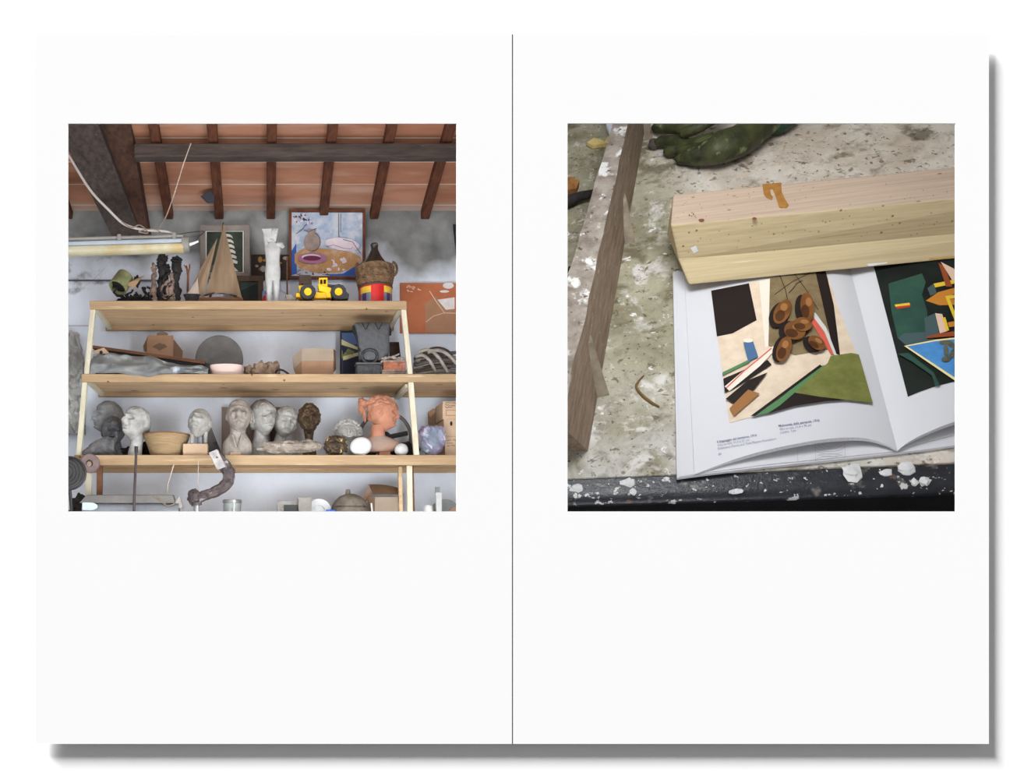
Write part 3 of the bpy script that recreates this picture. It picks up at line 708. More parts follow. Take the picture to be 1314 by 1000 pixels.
# plaster statuette
t = T('plaster_statuette', 'white plaster statuette of a standing nude raising a block overhead', 'statue', 350, Y1-.05, L1)
mb = MB()
mb.loft([(350,0,312,5,4),(349,0,315,9,5),(350,0,321,10.5,6.5),(350,-.5,328,9.3,6.8),(350,0,337,9,6.2),(350,0,345,9.6,6.6),(350,.5,352,10,7),(350,0,358,9.5,6.5),(350,0,362,8.5,6)], 28)
for s_, dx in ((-1, -4.7), (1, 4.6)):
    mb.loft([(350+dx,0,355,5.2,5.6),(350+dx,0,362,4.8,5.3),(350+dx*1.02,-.8,370,3.9,4.3),(350+dx*1.02,-1.2,375,3.5,3.9),(350+dx*1.05,.6,382,3.5,3.9),(350+dx*1.0,.5,390,2.6,2.8),(350+dx,-.5,393,3,4)], 20)
mb.tube([(343,0,316),(341,0,308),(340,1,300)], [3.4,3,2.6]); mb.tube([(356,-1,315),(361,-3,315.5),(363,-4,319)], [3.5,3.4,2.4])
mb.blob((347,-3,325),(4,2.6,3),0,1,0,14,10); mb.blob((354,-3,325),(4,2.6,3),0,1,0,14,10)
mb.jitter(.8,.25,3); t.part('figure', mb, m_white_plaster)
mb = MB(); mb.hexa([(336,-3,295),(357,-4,295),(356,6,295),(337,6,295),(342,-3,311),(354,-3,311),(354,5,311),(342,5,311)]); mb.blob((352,-2,299),(4.5,4,5),.15,2,1); mb.blob((349,0,310),(4.5,4,5),.1,2,3)
t.part('raised_block', mb, m_white_plaster, bevel=.006)
# small can
t = T('drink_can', 'small red and pale blue can by the feet of the statuette', 'can', 341, Y1+.12, L1)
mb = MB(); mb.lathe(341, 0, [(4.4,393),(4.8,391),(4.8,377),(4.2,374.5)], 24); t.part('body', mb, M('can_red_blue', (176,52,50), (110,150,190), scale=14, lo=.48, hi=.53))
mb = MB(); mb.lathe(341, 0, [(4.2,374.6),(4.2,374)], 24); t.part('lid', mb, m_tin)
mb = MB(); mb.blob((372,0,386.5),(8,5,6.5),.25,1.6,4); mb.prism([(366,380),(374,380),(378,386),(368,386)], -5, 0)
T('plaster_chip', 'small grey chip of plaster lying between statuette and toy loader', 'chip', 372, Y1-.05, L1).solid(mb, m_clay)
mb = MB(); mb.hexa([(384,0,353),(399,0,353),(399,3,353),(384,3,353),(382,-4,407),(404,-4,407),(404,-1,407),(382,-1,407)])
T('board_offcut', 'upright brown board offcut behind the toy loader', 'board', 392, 6.9, L1).solid(mb, M('board_umber', (108,92,78), (92,78,66)))
mb = MB(); mb.box((367.5,-1,330),(369.5,1,408))
T('wood_batten', 'thin upright wooden batten below the still life', 'batten', 368.5, 6.92, L1).solid(mb, m_brownwood)
# toy loader
t = T('toy_loader', 'yellow toy wheel loader with chunky dark tyres', 'toy', 412, Y1-.05, L1)
def wheel(u, v, r, y):
    mb = MB(); R = []
    n = 48
    for (rr, yy) in ((r*.55,y-3.2),(r*.92,y-3.4),(r,y-2.2),(r,y+2.2),(r*.92,y+3.4),(r*.55,y+3.2)):
        R.append([(u+rr*(1+(.035 if (j % 4) < 2 and rr > r*.9 else 0))*math.cos(2*PI*j/n), yy, v+rr*(1+(.035 if (j % 4) < 2 and rr > r*.9 else 0))*math.sin(2*PI*j/n)) for j in range(n)])
    mb.rings(R); w = t.part('wheel', mb, m_tyre)
    mb = MB(); mb.rings([[(u+rr*math.cos(2*PI*j/24), yy, v+rr*math.sin(2*PI*j/24)) for j in range(24)] for rr, yy in ((r*.5,y-3.3),(r*.45,y-4),(r*.2,y-3.6),(r*.12,y-4.4))]); t.part('hub', mb, m_toy_yellow, w)
rw = 9.8
vw = vat(L1, Y1-.05)-rw-4
for u in (394.5, 433.5):
    wheel(u, 378, rw, -8); wheel(u, 378, rw, 8)
mb = MB(); mb.prism([(383,368),(400,367),(400,373),(405,376),(405,384),(379.5,383),(379.5,377.5),(384,377)], -5, 5); t.part('engine_cover', mb, m_toy_yellow, bevel=.004)
mb = MB(); mb.prism([(404,376),(420,377),(424,382),(424,384),(404,384)], -4, 4); mb.prism([(408,366),(420,370),(427,372),(425,384),(419,384),(417,377),(409,375)], -6, 6); t.part('chassis', mb, m_toy_yellow, bevel=.004)
mb = MB(); mb.box((409,-5,358),(420,5,360)); mb.box((409,-5,360),(410.5,-3.5,369)); mb.box((418,-5,360),(420,-3.5,370)); mb.box((409,3.5,360),(410.5,5,369)); mb.box((418,3.5,360),(420,5,370)); mb.box((413.5,-5,360),(414.7,-4,367)); mb.box((408,-5,366),(420,5,371)); t.part('cab', mb, m_toy_yellow, bevel=.003)
mb = MB(); mb.box((410.5,-3,360),(418,3,366)); t.part('cab_glass', mb, m_black)
mb = MB(); mb.prism([(419,366),(432,367),(440,374),(447,381),(444,383),(436,378),(421,370)], -4, 4); t.part('lift_arm', mb, m_black_iron)
mb = MB(); mb.prism([(439,374),(447,381),(446,387),(434,388),(440,383)], -11, 11); t.part('bucket', mb, m_black_iron, bevel=.003)
mb = MB(); mb.tube([(388,0,368),(388,0,364)], 1.0); t.part('exhaust', mb, m_black)
# drum tin and demijohn
Yd = 6.66
t = T('drum_tin', 'round red tin with yellow and grey labels under the demijohn', 'tin', 481.5, Yd, L1)
vd = vat(L1, Yd)
mb = MB()
n = 64; R = []
levels = [371, 373, 377, 381, 385, 389, 393, vd]
for i, v in enumerate(levels):
    R.append([(481.5+21.5*math.cos(2*PI*j/n), 21.5*math.sin(2*PI*j/n), v) for j in range(n)])
mb.rings(R)
for fi in range((len(levels)-1)*n):
    i, j = divmod(fi, n); a = (j/n*16) % 4; v = (levels[i]+levels[i+1])/2
    k = 0
    if 1 <= a < 3:
        if v < 383 and v > 372: k = 1
        elif v >= 383: k = 2 if (1.45 > a or a > 2.2) else 3
    mb.m[fi] = k
t.part('body', mb, [m_red, m_yellow_lab, m_grey_lab, m_purple])
mb = MB(); mb.lathe(481.5, 0, [(22,371.5),(22.3,370.5),(22,369.5),(19,369),(5,369)], 48); t.part('lid', mb, M('tin_lid', (74,62,54)))
zt = EYE+(V0-369)/F*Yd
t = T('demijohn', 'dark glass demijohn in a wicker basket atop the red tin', 'bottle', 481, Yd, zt)
mb = MB(); mb.lathe(480.5, 0, [(4.8,313.5),(5.2,315),(4.6,316),(4.4,320),(5.5,323),(9,330),(14,337),(19,344),(20,352)], 36); t.part('glass_bottle', mb, m_bottle)
mb = MB(); mb.lathe(480.5, 0, [(4.0,312.4),(4.6,314)], 20); t.part('stopper', mb, M('cork', (112,100,88)))
wob = lambda a, v: .028*math.sin(26*a+PI*(int(v/1.6) % 2))
prof = [(19.5,344)]+[(24.5-1.0*((v-344)/25)**2*3.5+(.5 if int(v) % 2 else 0), v) for v in [344.2+i*.8 for i in range(31)]]+[(19,369)]
mb = MB(); mb.lathe(481, 0, prof, 104, wob); b = t.part('wicker_basket', mb, m_wicker)
mb = MB(); mb.torus((481,0,344.5), 23.6, 1.5, 'z', 60, 8); t.part('rim', mb, m_wicker, b)
for s_ in (-1, 1):
    mb = MB(); pts = [(481+s_*(22+6*math.sin(a)), -2, 346-9*math.cos(a)) for a in [PI*i/12 for i in range(13)]] if s_ > 0 else [(459,2,337),(457,2,341),(458,2,345)]
    mb.tube(pts, 1.7, 8); t.part('basket_handle', mb, m_wicker)

# ------------------------------------------------------------------ second shelf
Y2 = 6.62; v2 = vat(L2, Y2)
# tray frame leaning
t = T('shallow_tray', 'long shallow dark wooden tray tilted on the shelf behind plastic film', 'tray', 190, 6.72, L2)
mb = MB(); mb.hexa([(118,-2,443.5),(263,-2,463.5),(263,16,462),(118,16,442),(118,-2,447),(263,-2,468),(263,16,467),(118,16,446)]); t.part('rim', mb, m_brownwood)
mb = MB(); mb.hexa([(122,0,447),(262,0,468),(262,2,468),(122,2,447),(122,-2,463),(262,-2,474),(262,0,474),(122,0,463)]); mb.box((122,2,466),(262,14,486)); t.part('dark_face', mb, m_black)
# carton with opened flaps
t = T('carton', 'small cardboard carton with splayed flaps standing behind the dark tray', 'box', 208, 6.9, L2)
mb = MB(); mb.box((188.5,0,436),(222.5,22,480)); t.part('body', mb, m_card)
mb = MB(); mb.hexa([(190.5,0,430),(222,0,430.5),(222,.6,430.5),(190.5,.6,430),(189,-.6,437),(223,-.6,437.5),(223,0,437.5),(189,0,437)]); t.part('front_flap', mb, m_card)
mb = MB(); mb.hexa([(183,4,443),(190,0,431),(190.5,1,431),(183.5,5,443),(184,4,450),(190,0,453),(190.5,1,453),(184.5,5,450)]); t.part('side_flap', mb, m_card_dark)
mb = MB(); mb.hexa([(223,0,436),(234,6,449),(234,7,449),(223.5,1,436),(223,0,460),(233,6,461),(233,7,461),(223.5,1,460)]); t.part('side_flap', mb, m_card_dark)
mb = MB(); mb.sheet(lambda a, b: (200+14*a+2*b*(a-.5), 9+3*b, 425+6*b-2*math.sin(a*PI)), 6, 4, .5); t.part('back_flap', mb, m_card_grey)
mb = MB(); mb.prism(ell(206,443,7,1.5,16), -.5, .2); mb.prism([(195,445),(205,440),(215,445),(205,450)], -.3,.1); t.part('print_and_slot', mb, [m_card_dark])
# plastic film
t = T('plastic_film', 'crumpled translucent plastic film spilling over the shelf edge', 'plastic sheet', 185, 6.46, L2)
def film(a, b):
    u = 117+a*150; top = 452+16*a-5*math.sin(a*8)*(1-a)+(8*math.exp(-((a-.5)/.13)**2) if 1 else 0)*-1+8*a**2*.3
    bot = 479.5+4.5*math.exp(-((a-.46)/.14)**2)
    y = (-4+4*math.sin(a*19+b*7)*.6-8*noise.fractal(Vector((a*6, b*2.0, 1)), 1, 2, 2))*(1-b*.4)-4*math.sin(b*PI)+ (14*(1-b))
    return (u, y, top+(bot-top)*b+1.5*noise.noise(Vector((a*11, b*5, 7))))
mb = MB(); mb.sheet(film, 90, 24, 1.2); mb.v = [Vector((p.x, min(p.y, 40), p.z)) for p in mb.v]; t.solid(mb, m_plastic)
mb = MB(); mb.hexa([(119,-1,451),(134,-3,447),(134,-2,447),(119,0,451),(128,-7,463),(148,-9,461),(148,-8,461),(128,-6,463)])
t = T('printed_card', 'pale card printed with black blots lying on the plastic film', 'card', 132, 6.58, L2); t.part('card', mb, m_card_pale)
mb = MB(); mb.prism(ell(131,454,2.2,2.4,10), -6.5, -6); mb.prism(ell(136,459,2.2,2.6,10), -9.5, -9); t.part('blot', mb, m_black)
# slate disc
mb = MB(); mb.rings([[(281.5+r*math.cos(2*PI*j/64), y, 461.5+r*math.sin(2*PI*j/64)) for j in range(64)] for r, y in ((29.5,-3),(30.6,-2),(30.6,2),(29.5,3))])
T('round_disc', 'large round dark grey disc standing upright on the shelf', 'disc', 281.5, 6.86, L2).solid(mb, m_disc)
# pink basin
t = T('enamel_basin', 'pale pink oval basin standing before the round grey disc', 'basin', 290, Y2-.04, L2)
mb = MB(); mb.loft([(290,0,470,22,14),(290,0,471,22,14),(290.5,0,478,20.5,13),(291,0,489,18.5,11)], 40); mb.loft([(290,0,469.8,21,13),(290,0,470.6,21,13)], 40); t.part('bowl', mb, m_pink)
mb = MB(); mb.box((263.5,-7,468),(269,-1,489)); t.part('black_clamp', mb, m_black, bevel=.003)
# crumpled bags
def bag(u0, u1, v0, seed, label, Y):
    t_ = T('crumpled_bag', label, 'bag', (u0+u1)/2, Y, L2, 'crumpled paper bags on the middle shelf'); vb_ = t_.vb; mb = MB()
    c = ((u0+u1)/2, 0, (v0+vb_)/2)
    mb.blob(c, ((u1-u0)/2, 8, (vb_-v0)/2), .45, 1.5, seed, 30, 22); mb.jitter(1.0, .3, seed)
    mb.v = [Vector((p.x, p.y, min(p.z, vb_))) for p in mb.v]; t_.solid(mb, m_kraft_d)
m_kraft_d = M('kraft_brown', (146,124,104), (112,92,78), scale=12, bump=.4)
bag(312, 326, 469, 2, 'smallest crumpled brown paper bag next to the pink basin', 6.66)
bag(324, 343, 465, 5, 'tall crumpled brown paper bag in the middle of three', 6.62)
bag(338, 359, 465, 9, 'flopped brown paper bag with a dark cord loop', 6.66)
poly_tube('cord_loop', 'black cord loop lying at the mouth of a paper bag', 'cord', [(354,478,6.55),(356,475.5,6.5),(362,475,6.5),(370,480,6.5),(372,484,6.52)], .009, m_black)
# closed carton seen at its corner
t = T('carton', 'closed square cardboard carton with a pale lid in the middle of the shelf', 'box', 402, 6.6, L2)
mb = MB(); mb.box((387,0,463),(428,38,t.vb)); t.part('body', mb, m_card, bevel=.003)
mb = MB(); mb.hexa([(387,-.6,447),(428,-.6,447),(427,30,447),(388,30,447),(387,-.6,463.5),(428.5,-.6,463.5),(428.5,38,463.5),(387,38,463.5)]); t.part('lid', mb, m_card_grey, bevel=.003)
mb = MB(); mb.hexa([(375.5,10,456),(387,0,447.5),(387,1,447.5),(375.5,11,456),(377,10,472),(387,0,463),(387,1,463),(377,11,472)]); t.part('side_flap', mb, m_card_grey)
mb = MB(); mb.hexa([(377.5,11,472),(386.9,1,463),(386.9,2,463),(377.5,12,472),(381,9,481),(386.9,1,t.vb),(386.9,2,t.vb),(381,10,481)]); t.part('side_panel', mb, m_card)
mb = MB(); mb.hexa([(428,0,448),(431,4,449),(431,5,449),(428,1,448),(428,0,478),(431.5,4,473),(431.5,5,473),(428,1,478)]); t.part('side_flap', mb, m_card_dark)
# grey moulded case
t = T('moulded_case', 'dark grey moulded plastic case standing upright with two V shaped notches', 'case', 478, 6.58, L2)
mb = MB()
mb.loft([(477.5,5,413.8,22,5),(477.5,4,416,23.5,7),(478,3,422,22,8),(479,3,435,20.5,8),(480,3,450,20,8),(479,3,459,18,8),(478,3,463,16,6)], 40, 5); t.part('shell', mb, m_charcoal)
for uc in (468.5, 485):
    mb = MB(); w = 4.5; pts = [(uc-w,-6.0,416),(uc-.5,-6.0,424.5),(uc+.5,-6.0,424.5),(uc+w,-6.0,416)]
    mb.tube(pts, .55, 6); t.part('notch', mb, m_black)
mb = MB(); mb.torus((473.5,-7,459), 8.5, 1.6, 'y', 32, 8, 1.15); t.part('handle', mb, m_black_iron)
mb = MB(); mb.tube([(455,2,418),(453.5,1,424),(457,0,430),(461,0,440),(462,-2,452)], 2.2, 8); t.part('strap', mb, m_black); mb = MB(); mb.tube([(499,2,418),(501,1,424),(500,0,430)], 2.0, 8); t.part('strap', mb, m_black)
t = T('black_toolbox', 'low black box under the grey moulded case', 'box', 472, 6.56, L2)
mb = MB(); mb.box((457,-6,469),(488,10,t.vb)); t.part('body', mb, m_black_iron, bevel=.006)
mb = MB(); mb.box((456,-7,466.5),(489,11,469)); t.part('lid', mb, m_charcoal, bevel=.004)
mb = MB(); mb.hexa([(500,0,439),(512,0,439),(512,2,439),(500,2,439),(500,-2,486),(517,-2,486),(517,0,486),(500,0,486)])
T('wood_offcut', 'small dark reddish wooden panel leaning behind the rusty box', 'panel', 508, 6.95, L2).solid(mb, m_darkwood)
t = T('rusty_box', 'small rusty brick red box piled with odd bits', 'box', 505, 6.53, L2)
mb = MB(); mb.box((491.5,-6,466),(518.5,10,476)); t.part('body', mb, m_rust, bevel=.004)
mb = MB(); mb.box((490,-7,464.2),(519.5,11,466)); mb.box((490,-7,476),(521,11,477.6)); mb.box((489.5,-6,478),(520,10,t.vb)); t.part('band', mb, m_bark)
mb = MB()
for i in range(11): mb.blob((493+random.random()*24, random.uniform(-4,4), 462.5-random.random()*3), (2+random.random()*2.5, 2.5, 1.6+random.random()), .4, 2, i, 12, 8)
mb.tube([(488,-4,466),(496,-3,460),(505,-2,458),(512,-2,455)], 1.2); t.part('odd_bits', mb, m_clay)
# hoses
mb = MB(); mb.rings([[(561+r*math.cos(2*PI*j/48), y, 462+r*.78*math.sin(2*PI*j/48)) for j in range(48)] for r, y in ((21,-2),(22,0),(21,3))])
T('dark_plate', 'dark brown round plate standing behind the coiled hoses', 'plate', 561, 6.88, L2).solid(mb, M('dark_brown_glaze', (82,62,54), (62,46,42), rough=.4))
t = T('hose_coil', 'heap of coiled grey and dark hoses beyond the cream post', 'hose', 565, 6.62, L2)
rr = random.Random(4)
for i in range(11):
    u0 = 529+rr.random()*5; v0 = 462+i*2.2; ph = rr.random(); am = 5+8*rr.random(); sl_ = rr.random()*16-2; y0 = -8+(i % 4)*5
    pts = [(u0+k/28*104, y0+3*math.sin(k/28*4+ph*6), min(v0-am*math.sin((k/28)*PI*(.8+.5*ph))+sl_*k/28, t.vb-2.6)) for k in range(29)]
    mb = MB(); mb.tube(pts, 2.0+.6*rr.random(), 8); t.part('hose', mb, m_cable_grey if i % 4 else m_cable_dark)
for (ua, ub, vA, vB, dip) in ((530,557,462,480,7),(534,572,456,481,9),(546,590,456,480,8)):
    mb = MB(); mb.tube([(ua+(ub-ua)*a_, -14+3*a_, vA+(vB-vA)*a_**2-dip*math.sin(a_*PI)*.8) for a_ in [i/18 for i in range(19)]], 2.2, 8); t.part('hose', mb, m_cable_grey)
# ------------------------------------------------------------------ sculpted heads
def g1(x, s): return math.exp(-(x/s)**2)
def sst(a, b, x):
    t_ = min(max((x-a)/(b-a), 0), 1); return t_*t_*(3-2*t_)
def head(mb, c, H, Wd, yaw=0.0, pitch=0.0, roll=0.0, hair=0.0, hairline=.22, seed=0.0, nose=1.0, jaw=.30, ears=True, rough=0.0, features=1.0, curls=7.0, band=None, neck=None, eyes=1.0, deep=1.0, lips=.8, hairmat=0):
    hmask = []
    """one closed surface with brow, sockets, nose, lips, chin, ears; yaw 0 looks out of the shelf, + turns it to the viewer's right"""
    R = Euler((-pitch, roll, yaw)).to_matrix()
    c = Vector(c); rings = []
    nv, nu = 66, 84
    for i in range(nv+1):
        ph = PI*(.012+.976*i/nv); ring = []; hmask.append([])
        for j in range(nu):
            a = 2*PI*j/nu
            dx, df, dz = math.sin(ph)*math.sin(a), math.sin(ph)*math.cos(a), math.cos(ph)
            front = sst(.0, .6, df)
            tz = 1-jaw*sst(.0, -1, dz)**1.2
            x = .5*Wd*dx*tz*(1+.05*sst(-.2, .5, dz))
            f = (.60*Wd*df)*(1-.10*sst(-.3,-1,dz)*(1 if df < 0 else 0))
            z = .5*H*dz
            if df < 0: z += .10*H*(-df)*sst(.1, -.9, dz)
            if df > 0: f += .10*Wd*sst(-.2,-.75,dz)*df
            xn, zn = x/Wd, z/H
            A = front*features; d = 0.0
            w = .055+.035*sst(.1,-.12,zn)
            d += nose*A*Wd*.185*g1(xn, w)*sst(.14,-.09,zn)*sst(-.175,-.115,zn)*1.15
            d += nose*A*Wd*.03*g1(abs(xn)-.085, .04)*g1(zn+.115, .035)
            d -= A*Wd*.16*deep*g1(abs(xn)-.19, .09)*g1(zn-.04, .05)
            d += A*Wd*.07*eyes*g1(abs(xn)-.185, .06)*g1(zn-.03, .026)
            d += A*Wd*.085*g1(zn-.12, .034)*sst(.42,.1,abs(xn))
            d += A*Wd*.06*g1(abs(xn)-.24,.08)*g1(zn+.06,.06)
            d -= A*Wd*.065*g1(abs(xn)-.17,.05)*g1(zn+.17,.06)
            d += lips*A*Wd*.085*g1(xn,.15)*(g1(zn+.205,.018)+1.1*g1(zn+.25,.022))
            d -= lips*A*Wd*.08*g1(xn,.17)*g1(zn+.227,.012)
            d -= lips*A*Wd*.085*g1(xn,.16)*g1(zn+.295,.025)
            d += A*Wd*.12*g1(xn,.13)*g1(zn+.36,.05)
            p = Vector((x, -(f+d), z))
            hmask[-1].append(0)
            if hair:
                hm = sst(hairline-.04, hairline+.05, zn-.22*min(df,0)*0+(.35*sst(.25,-.35,df)))*sst(-.42,-.2,zn)
                hmask[-1][-1] = hm; q = Vector((dx, df, dz))
                hb = .5+.5*noise.fractal(q*curls*.5+Vector((seed,seed,seed)), 1.0, 2.0, 3)
                hb2 = abs(math.sin(curls*(dx*1.6+.5*noise.noise(q*2.5+Vector((seed,0,0))))+2*dz))
                p += Vector((dx, -df, dz))*Wd*hair*hm*(.45+.4*hb+.4*hb2)
            if rough:
                q = Vector((dx, df, dz)); p += Vector((dx,-df,dz))*Wd*rough*noise.fractal(q*4+Vector((seed,2,seed)), .8, 2.0, 4)
            if band: p += Vector((dx,-df,dz))*Wd*band[2]*g1(zn-band[0]-.0*xn, band[1])
            q = R@p
            ring.append((c.x+q.x, c.y+q.y, c.z-q.z))
        rings.append(ring)
    k0 = len(mb.m); mb.rings(rings)
    if hairmat:
        for fi in range(nv*nu):
            i, j = divmod(fi, nu)
            if hmask[i][j] > .5: mb.m[k0+fi] = hairmat
    if ears:
        for s_ in (-1, 1):
            n0 = len(mb.v)
            er = []
            for i in range(13):
                ph = PI*i/12; ring = []
                for j in range(16):
                    a = 2*PI*j/16
                    lx, ly, lz = .06*math.cos(ph), .11*math.sin(ph)*math.cos(a), .13*math.sin(ph)*math.sin(a)
                    dd = math.sin(ph)
                    lx += (-.03*g1(dd, .45) + .015*g1(dd-.8,.2)) if math.cos(ph) > 0 else 0
                    p = Vector((s_*(.49*Wd+lx*Wd+max(0,ly)*.5*Wd), .02*Wd+ly*Wd-s_*0, (.0+lz*1.0)*H*.95))
                    p.y += -abs(lx)*0
                    q = R@p; ring.append((c.x+q.x, c.y+q.y, c.z-q.z))
                er.append(ring)
            mb.rings(er)
    return mb
Y3 = 6.62; v3 = vat(L3, Y3)
def vbase(Y): return vat(L3, Y)

# grey head, back row
Yh = 6.96; b = vbase(Yh)
t = T('portrait_sculpture', 'grey plaster head in back row facing the cream post', 'sculpture', 139, Yh, L3, 'plaster and clay heads on the lowest full shelf')
mb = MB(); head(mb, (139.5,0,537), 42, 31, yaw=-1.0, pitch=.1, hair=.05, hairline=.25, seed=3, curls=9, nose=.75, lips=.6); mb.loft([(141,3,548,9,10),(140,3,562,9,10),(139,3,574,18,12),(139,3,b,22,13)], 28); t.solid(mb, m_head_grey)
# dark head
Yh = 6.78; b = vbase(Yh)
mb = MB(); head(mb, (145.5,-4,556.5), 40, 26, yaw=.12, pitch=.1, hair=.07, hairline=.2, seed=5, curls=8, jaw=.22, nose=1.3)
mb.loft([(146,-2,568,9.5,10),(147,-2,577,10,10),(150,0,581,18,12),(152,0,b,20,12)], 28); T('portrait_sculpture', 'dark graphite grey head with deep wrinkles in front of the grey head', 'sculpture', 146, Yh, L3, 'plaster and clay heads on the lowest full shelf').solid(mb, m_head_dark)
mb = MB(); mb.sheet(lambda a, c_: (104+44*a, -3-9*math.sin(c_*PI)+8*c_*0, 583-(22*math.sin(min(a*1.15,1)*PI*.55))*(1-c_)+1.8*noise.noise(Vector((a*6,c_*6,1)))+ (b-583)*c_), 26, 16, 9); mb.jitter(1.2,.2,4)
T('plaster_shoulder', 'mottled grey plaster shoulder fragment by the cream post', 'sculpture', 125, 6.6, L3).solid(mb, m_shirt)
# white head looking up
Yh = 6.64; b = vbase(Yh)
mb = MB(); head(mb, (174.5,-2,545), 43, 31, yaw=-.62, pitch=.3, roll=.05, hair=.07, hairline=.23, seed=8, curls=10, nose=1.0, deep=1.5, hairmat=1)
mb.loft([(177,1,555,8.5,9.5),(175,1,570,8,9),(173,1,581,9,9),(173,1,b,9,9)], 28); T('portrait_sculpture', 'white plaster head tilted up with dark shaded eyes beside the straw bowl', 'sculpture', 174, Yh, L3, 'plaster and clay heads on the lowest full shelf').solid(mb, [m_head_white, M('plaster_hair_shade', (128,122,116), (96,91,87), scale=12, bump=.5)])  # hair faces painted darker in place of the shade between the locks
mb = MB()
for q in ((163,-6,580,9,6),(182,0,577,12,9),(190,-2,581,6,6),(173,4,584,18,8)): mb.blob((q[0],q[1],q[2]),(q[3],7,q[4]),.5,2,q[0])
mb.v = [Vector((p.x, p.y+8, min(p.z, vbase(6.62)))) for p in mb.v]
T('black_wrap', 'crumpled black wrap around the foot of the white head', 'wrap', 175, 6.72, L3).solid(mb, m_black, smooth=False)
# straw bowl
t = T('straw_bowl', 'round tan coiled straw bowl on the sculpture shelf', 'bowl', 214, 6.64, L3); b = t.vb
mb = MB(); mb.lathe(214, 0, [(18.5,b),(21,b-3),(24.5,573),(27.5,566),(29.5,560),(30,558.8),(29,558.6),(28,561),(24,569),(18,578)], 56, lambda a, v: .012*math.sin(40*a+v*3)); t.part('body', mb, m_tan_basket)
mb = MB(); mb.torus((214,0,559), 29.4, 1.0, 'z', 60, 8); t.part('rim', mb, M('straw_rim', (140,100,62), (116,82,50), scale=30))
# white head on block with pins
t = T('wood_block', 'plain wood block carrying the small white head', 'block', 251, 6.56, L3); b = t.vb
mb = MB(); mb.box((235.5,-8,570.5),(267,8,b)); t.solid(mb, m_card_pale, bevel=.004)
zb = EYE+(V0-570.5)/F*6.56
t = T('portrait_sculpture', 'small bald white head propped on pins over the wood block', 'sculpture', 256, 6.56, zb, 'plaster and clay heads on the lowest full shelf')
mb = MB(); head(mb, (256,0,544), 39, 28.5, yaw=-.3, pitch=.42, seed=11, nose=.9, deep=1.4, hair=.02, hairline=.3, jaw=.25); t.part('head', mb, m_clay_light)
mb = MB(); mb.tube([(257,0,552),(257,0,570.5)], 4, 14); t.part('neck_rod', mb, m_steel)
for u in (247.5, 264.5):
    mb = MB(); mb.tube([(u,-4,555),(u-.4,-5,562),(u-.6,-5,567.5)], [2.6,2.8,2.4], 10); mb.blob((u-.5,-5,567.5),(2.6,2.6,2.6),0,1,0,12,8); t.part('support_pin', mb, m_clay_light)
mb = MB(); mb.hexa([(266,-2,546),(270,-2,546),(270,8,546),(266,8,546),(262,-2,b),(286,-2,b),(286,8,b),(262,8,b)])
T('dark_wedge', 'dark grey wedge standing between small white head and bearded bust panel', 'wedge', 274, 6.85, L3).solid(mb, m_disc, bevel=.004)
# panel behind busts
mb = MB(); mb.box((284.5,-2,523),(361,0,vbase(7.08)))
T('backing_board', 'taupe panel leaning on the wall behind the clay busts', 'panel', 322, 7.08, L3).solid(mb, M('taupe_board', (140,122,114), (124,108,100), scale=4))
# clay bust of a man
t = T('portrait_bust', 'grey clay bust of a bald man with shoulders and lapels', 'sculpture', 305, 6.58, L3); b = t.vb
mb = MB(); head(mb, (307,-1,535), 44, 31, yaw=.0, pitch=.28, seed=14, nose=1.1, deep=1.5, hair=.035, hairline=.3, curls=9, jaw=.2)
mb.loft([(305.5,1,546,10.5,10),(305,1,556,10,10),(305,2,560,12.5,10),(304.5,2,566,17,11),(304.5,2,571,19,11.5),(304.5,2,580,19.5,11.5),(304.5,2,b-2,18.5,11),(304.5,2,b,17,10)], 40)
for s_ in (-1, 1): mb.tube([(305+s_*6,-10.5,560),(305+s_*3.5,-12.5,568),(305+s_*1.0,-12.8,576)], [1.4,1.8,1.2], 8)
mb.jitter(.5,.3,2); t.part('bust', mb, m_clay)
mb = MB(); mb.box((296,-11.5,582),(309,-10.5,b)); t.part('wood_tag', mb, m_card_pale)
# woman head
t = T('portrait_sculpture', 'grey clay head of a woman with a thick wavy fringe', 'sculpture', 338, 6.76, L3, 'plaster and clay heads on the lowest full shelf'); b = t.vb
mb = MB(); head(mb, (338,-2,540), 42, 29, yaw=.5, pitch=.22, seed=19, deep=1.5, hair=.13, hairline=.16, curls=8)
mb.loft([(335,2,550,8.5,9),(334,2,563,9,9.5),(335,3,574,14,11),(335,3,b,15,11)], 28); t.solid(mb, m_clay_light)
mb = MB(); head(mb, (337,0,536), 42, 31, yaw=2.6, seed=22, hair=.08, hairline=.0, curls=7)
mb.loft([(337,2,548,9,9),(337,3,570,10,9),(337,3,vbase(6.98),12,8)], 24)
T('portrait_sculpture', 'darker grey head almost hidden behind the woman with wavy fringe', 'sculpture', 337, 6.98, L3, 'plaster and clay heads on the lowest full shelf').solid(mb, m_head_grey)
# boy head tilted
t = T('portrait_sculpture', 'pale clay head with combed short hair, tilted aside behind the rough slab', 'sculpture', 366, 6.84, L3, 'plaster and clay heads on the lowest full shelf'); b = t.vb
mb = MB(); head(mb, (366,-2,544), 40, 29, yaw=.25, pitch=.0, roll=.22, seed=26, hair=.09, hairline=.2, curls=11, nose=.9)
mb.loft([(362,1,554,7.5,8),(359,1,566,7.5,8),(359,1,b,12,9)], 24); t.solid(mb, m_clay_light)
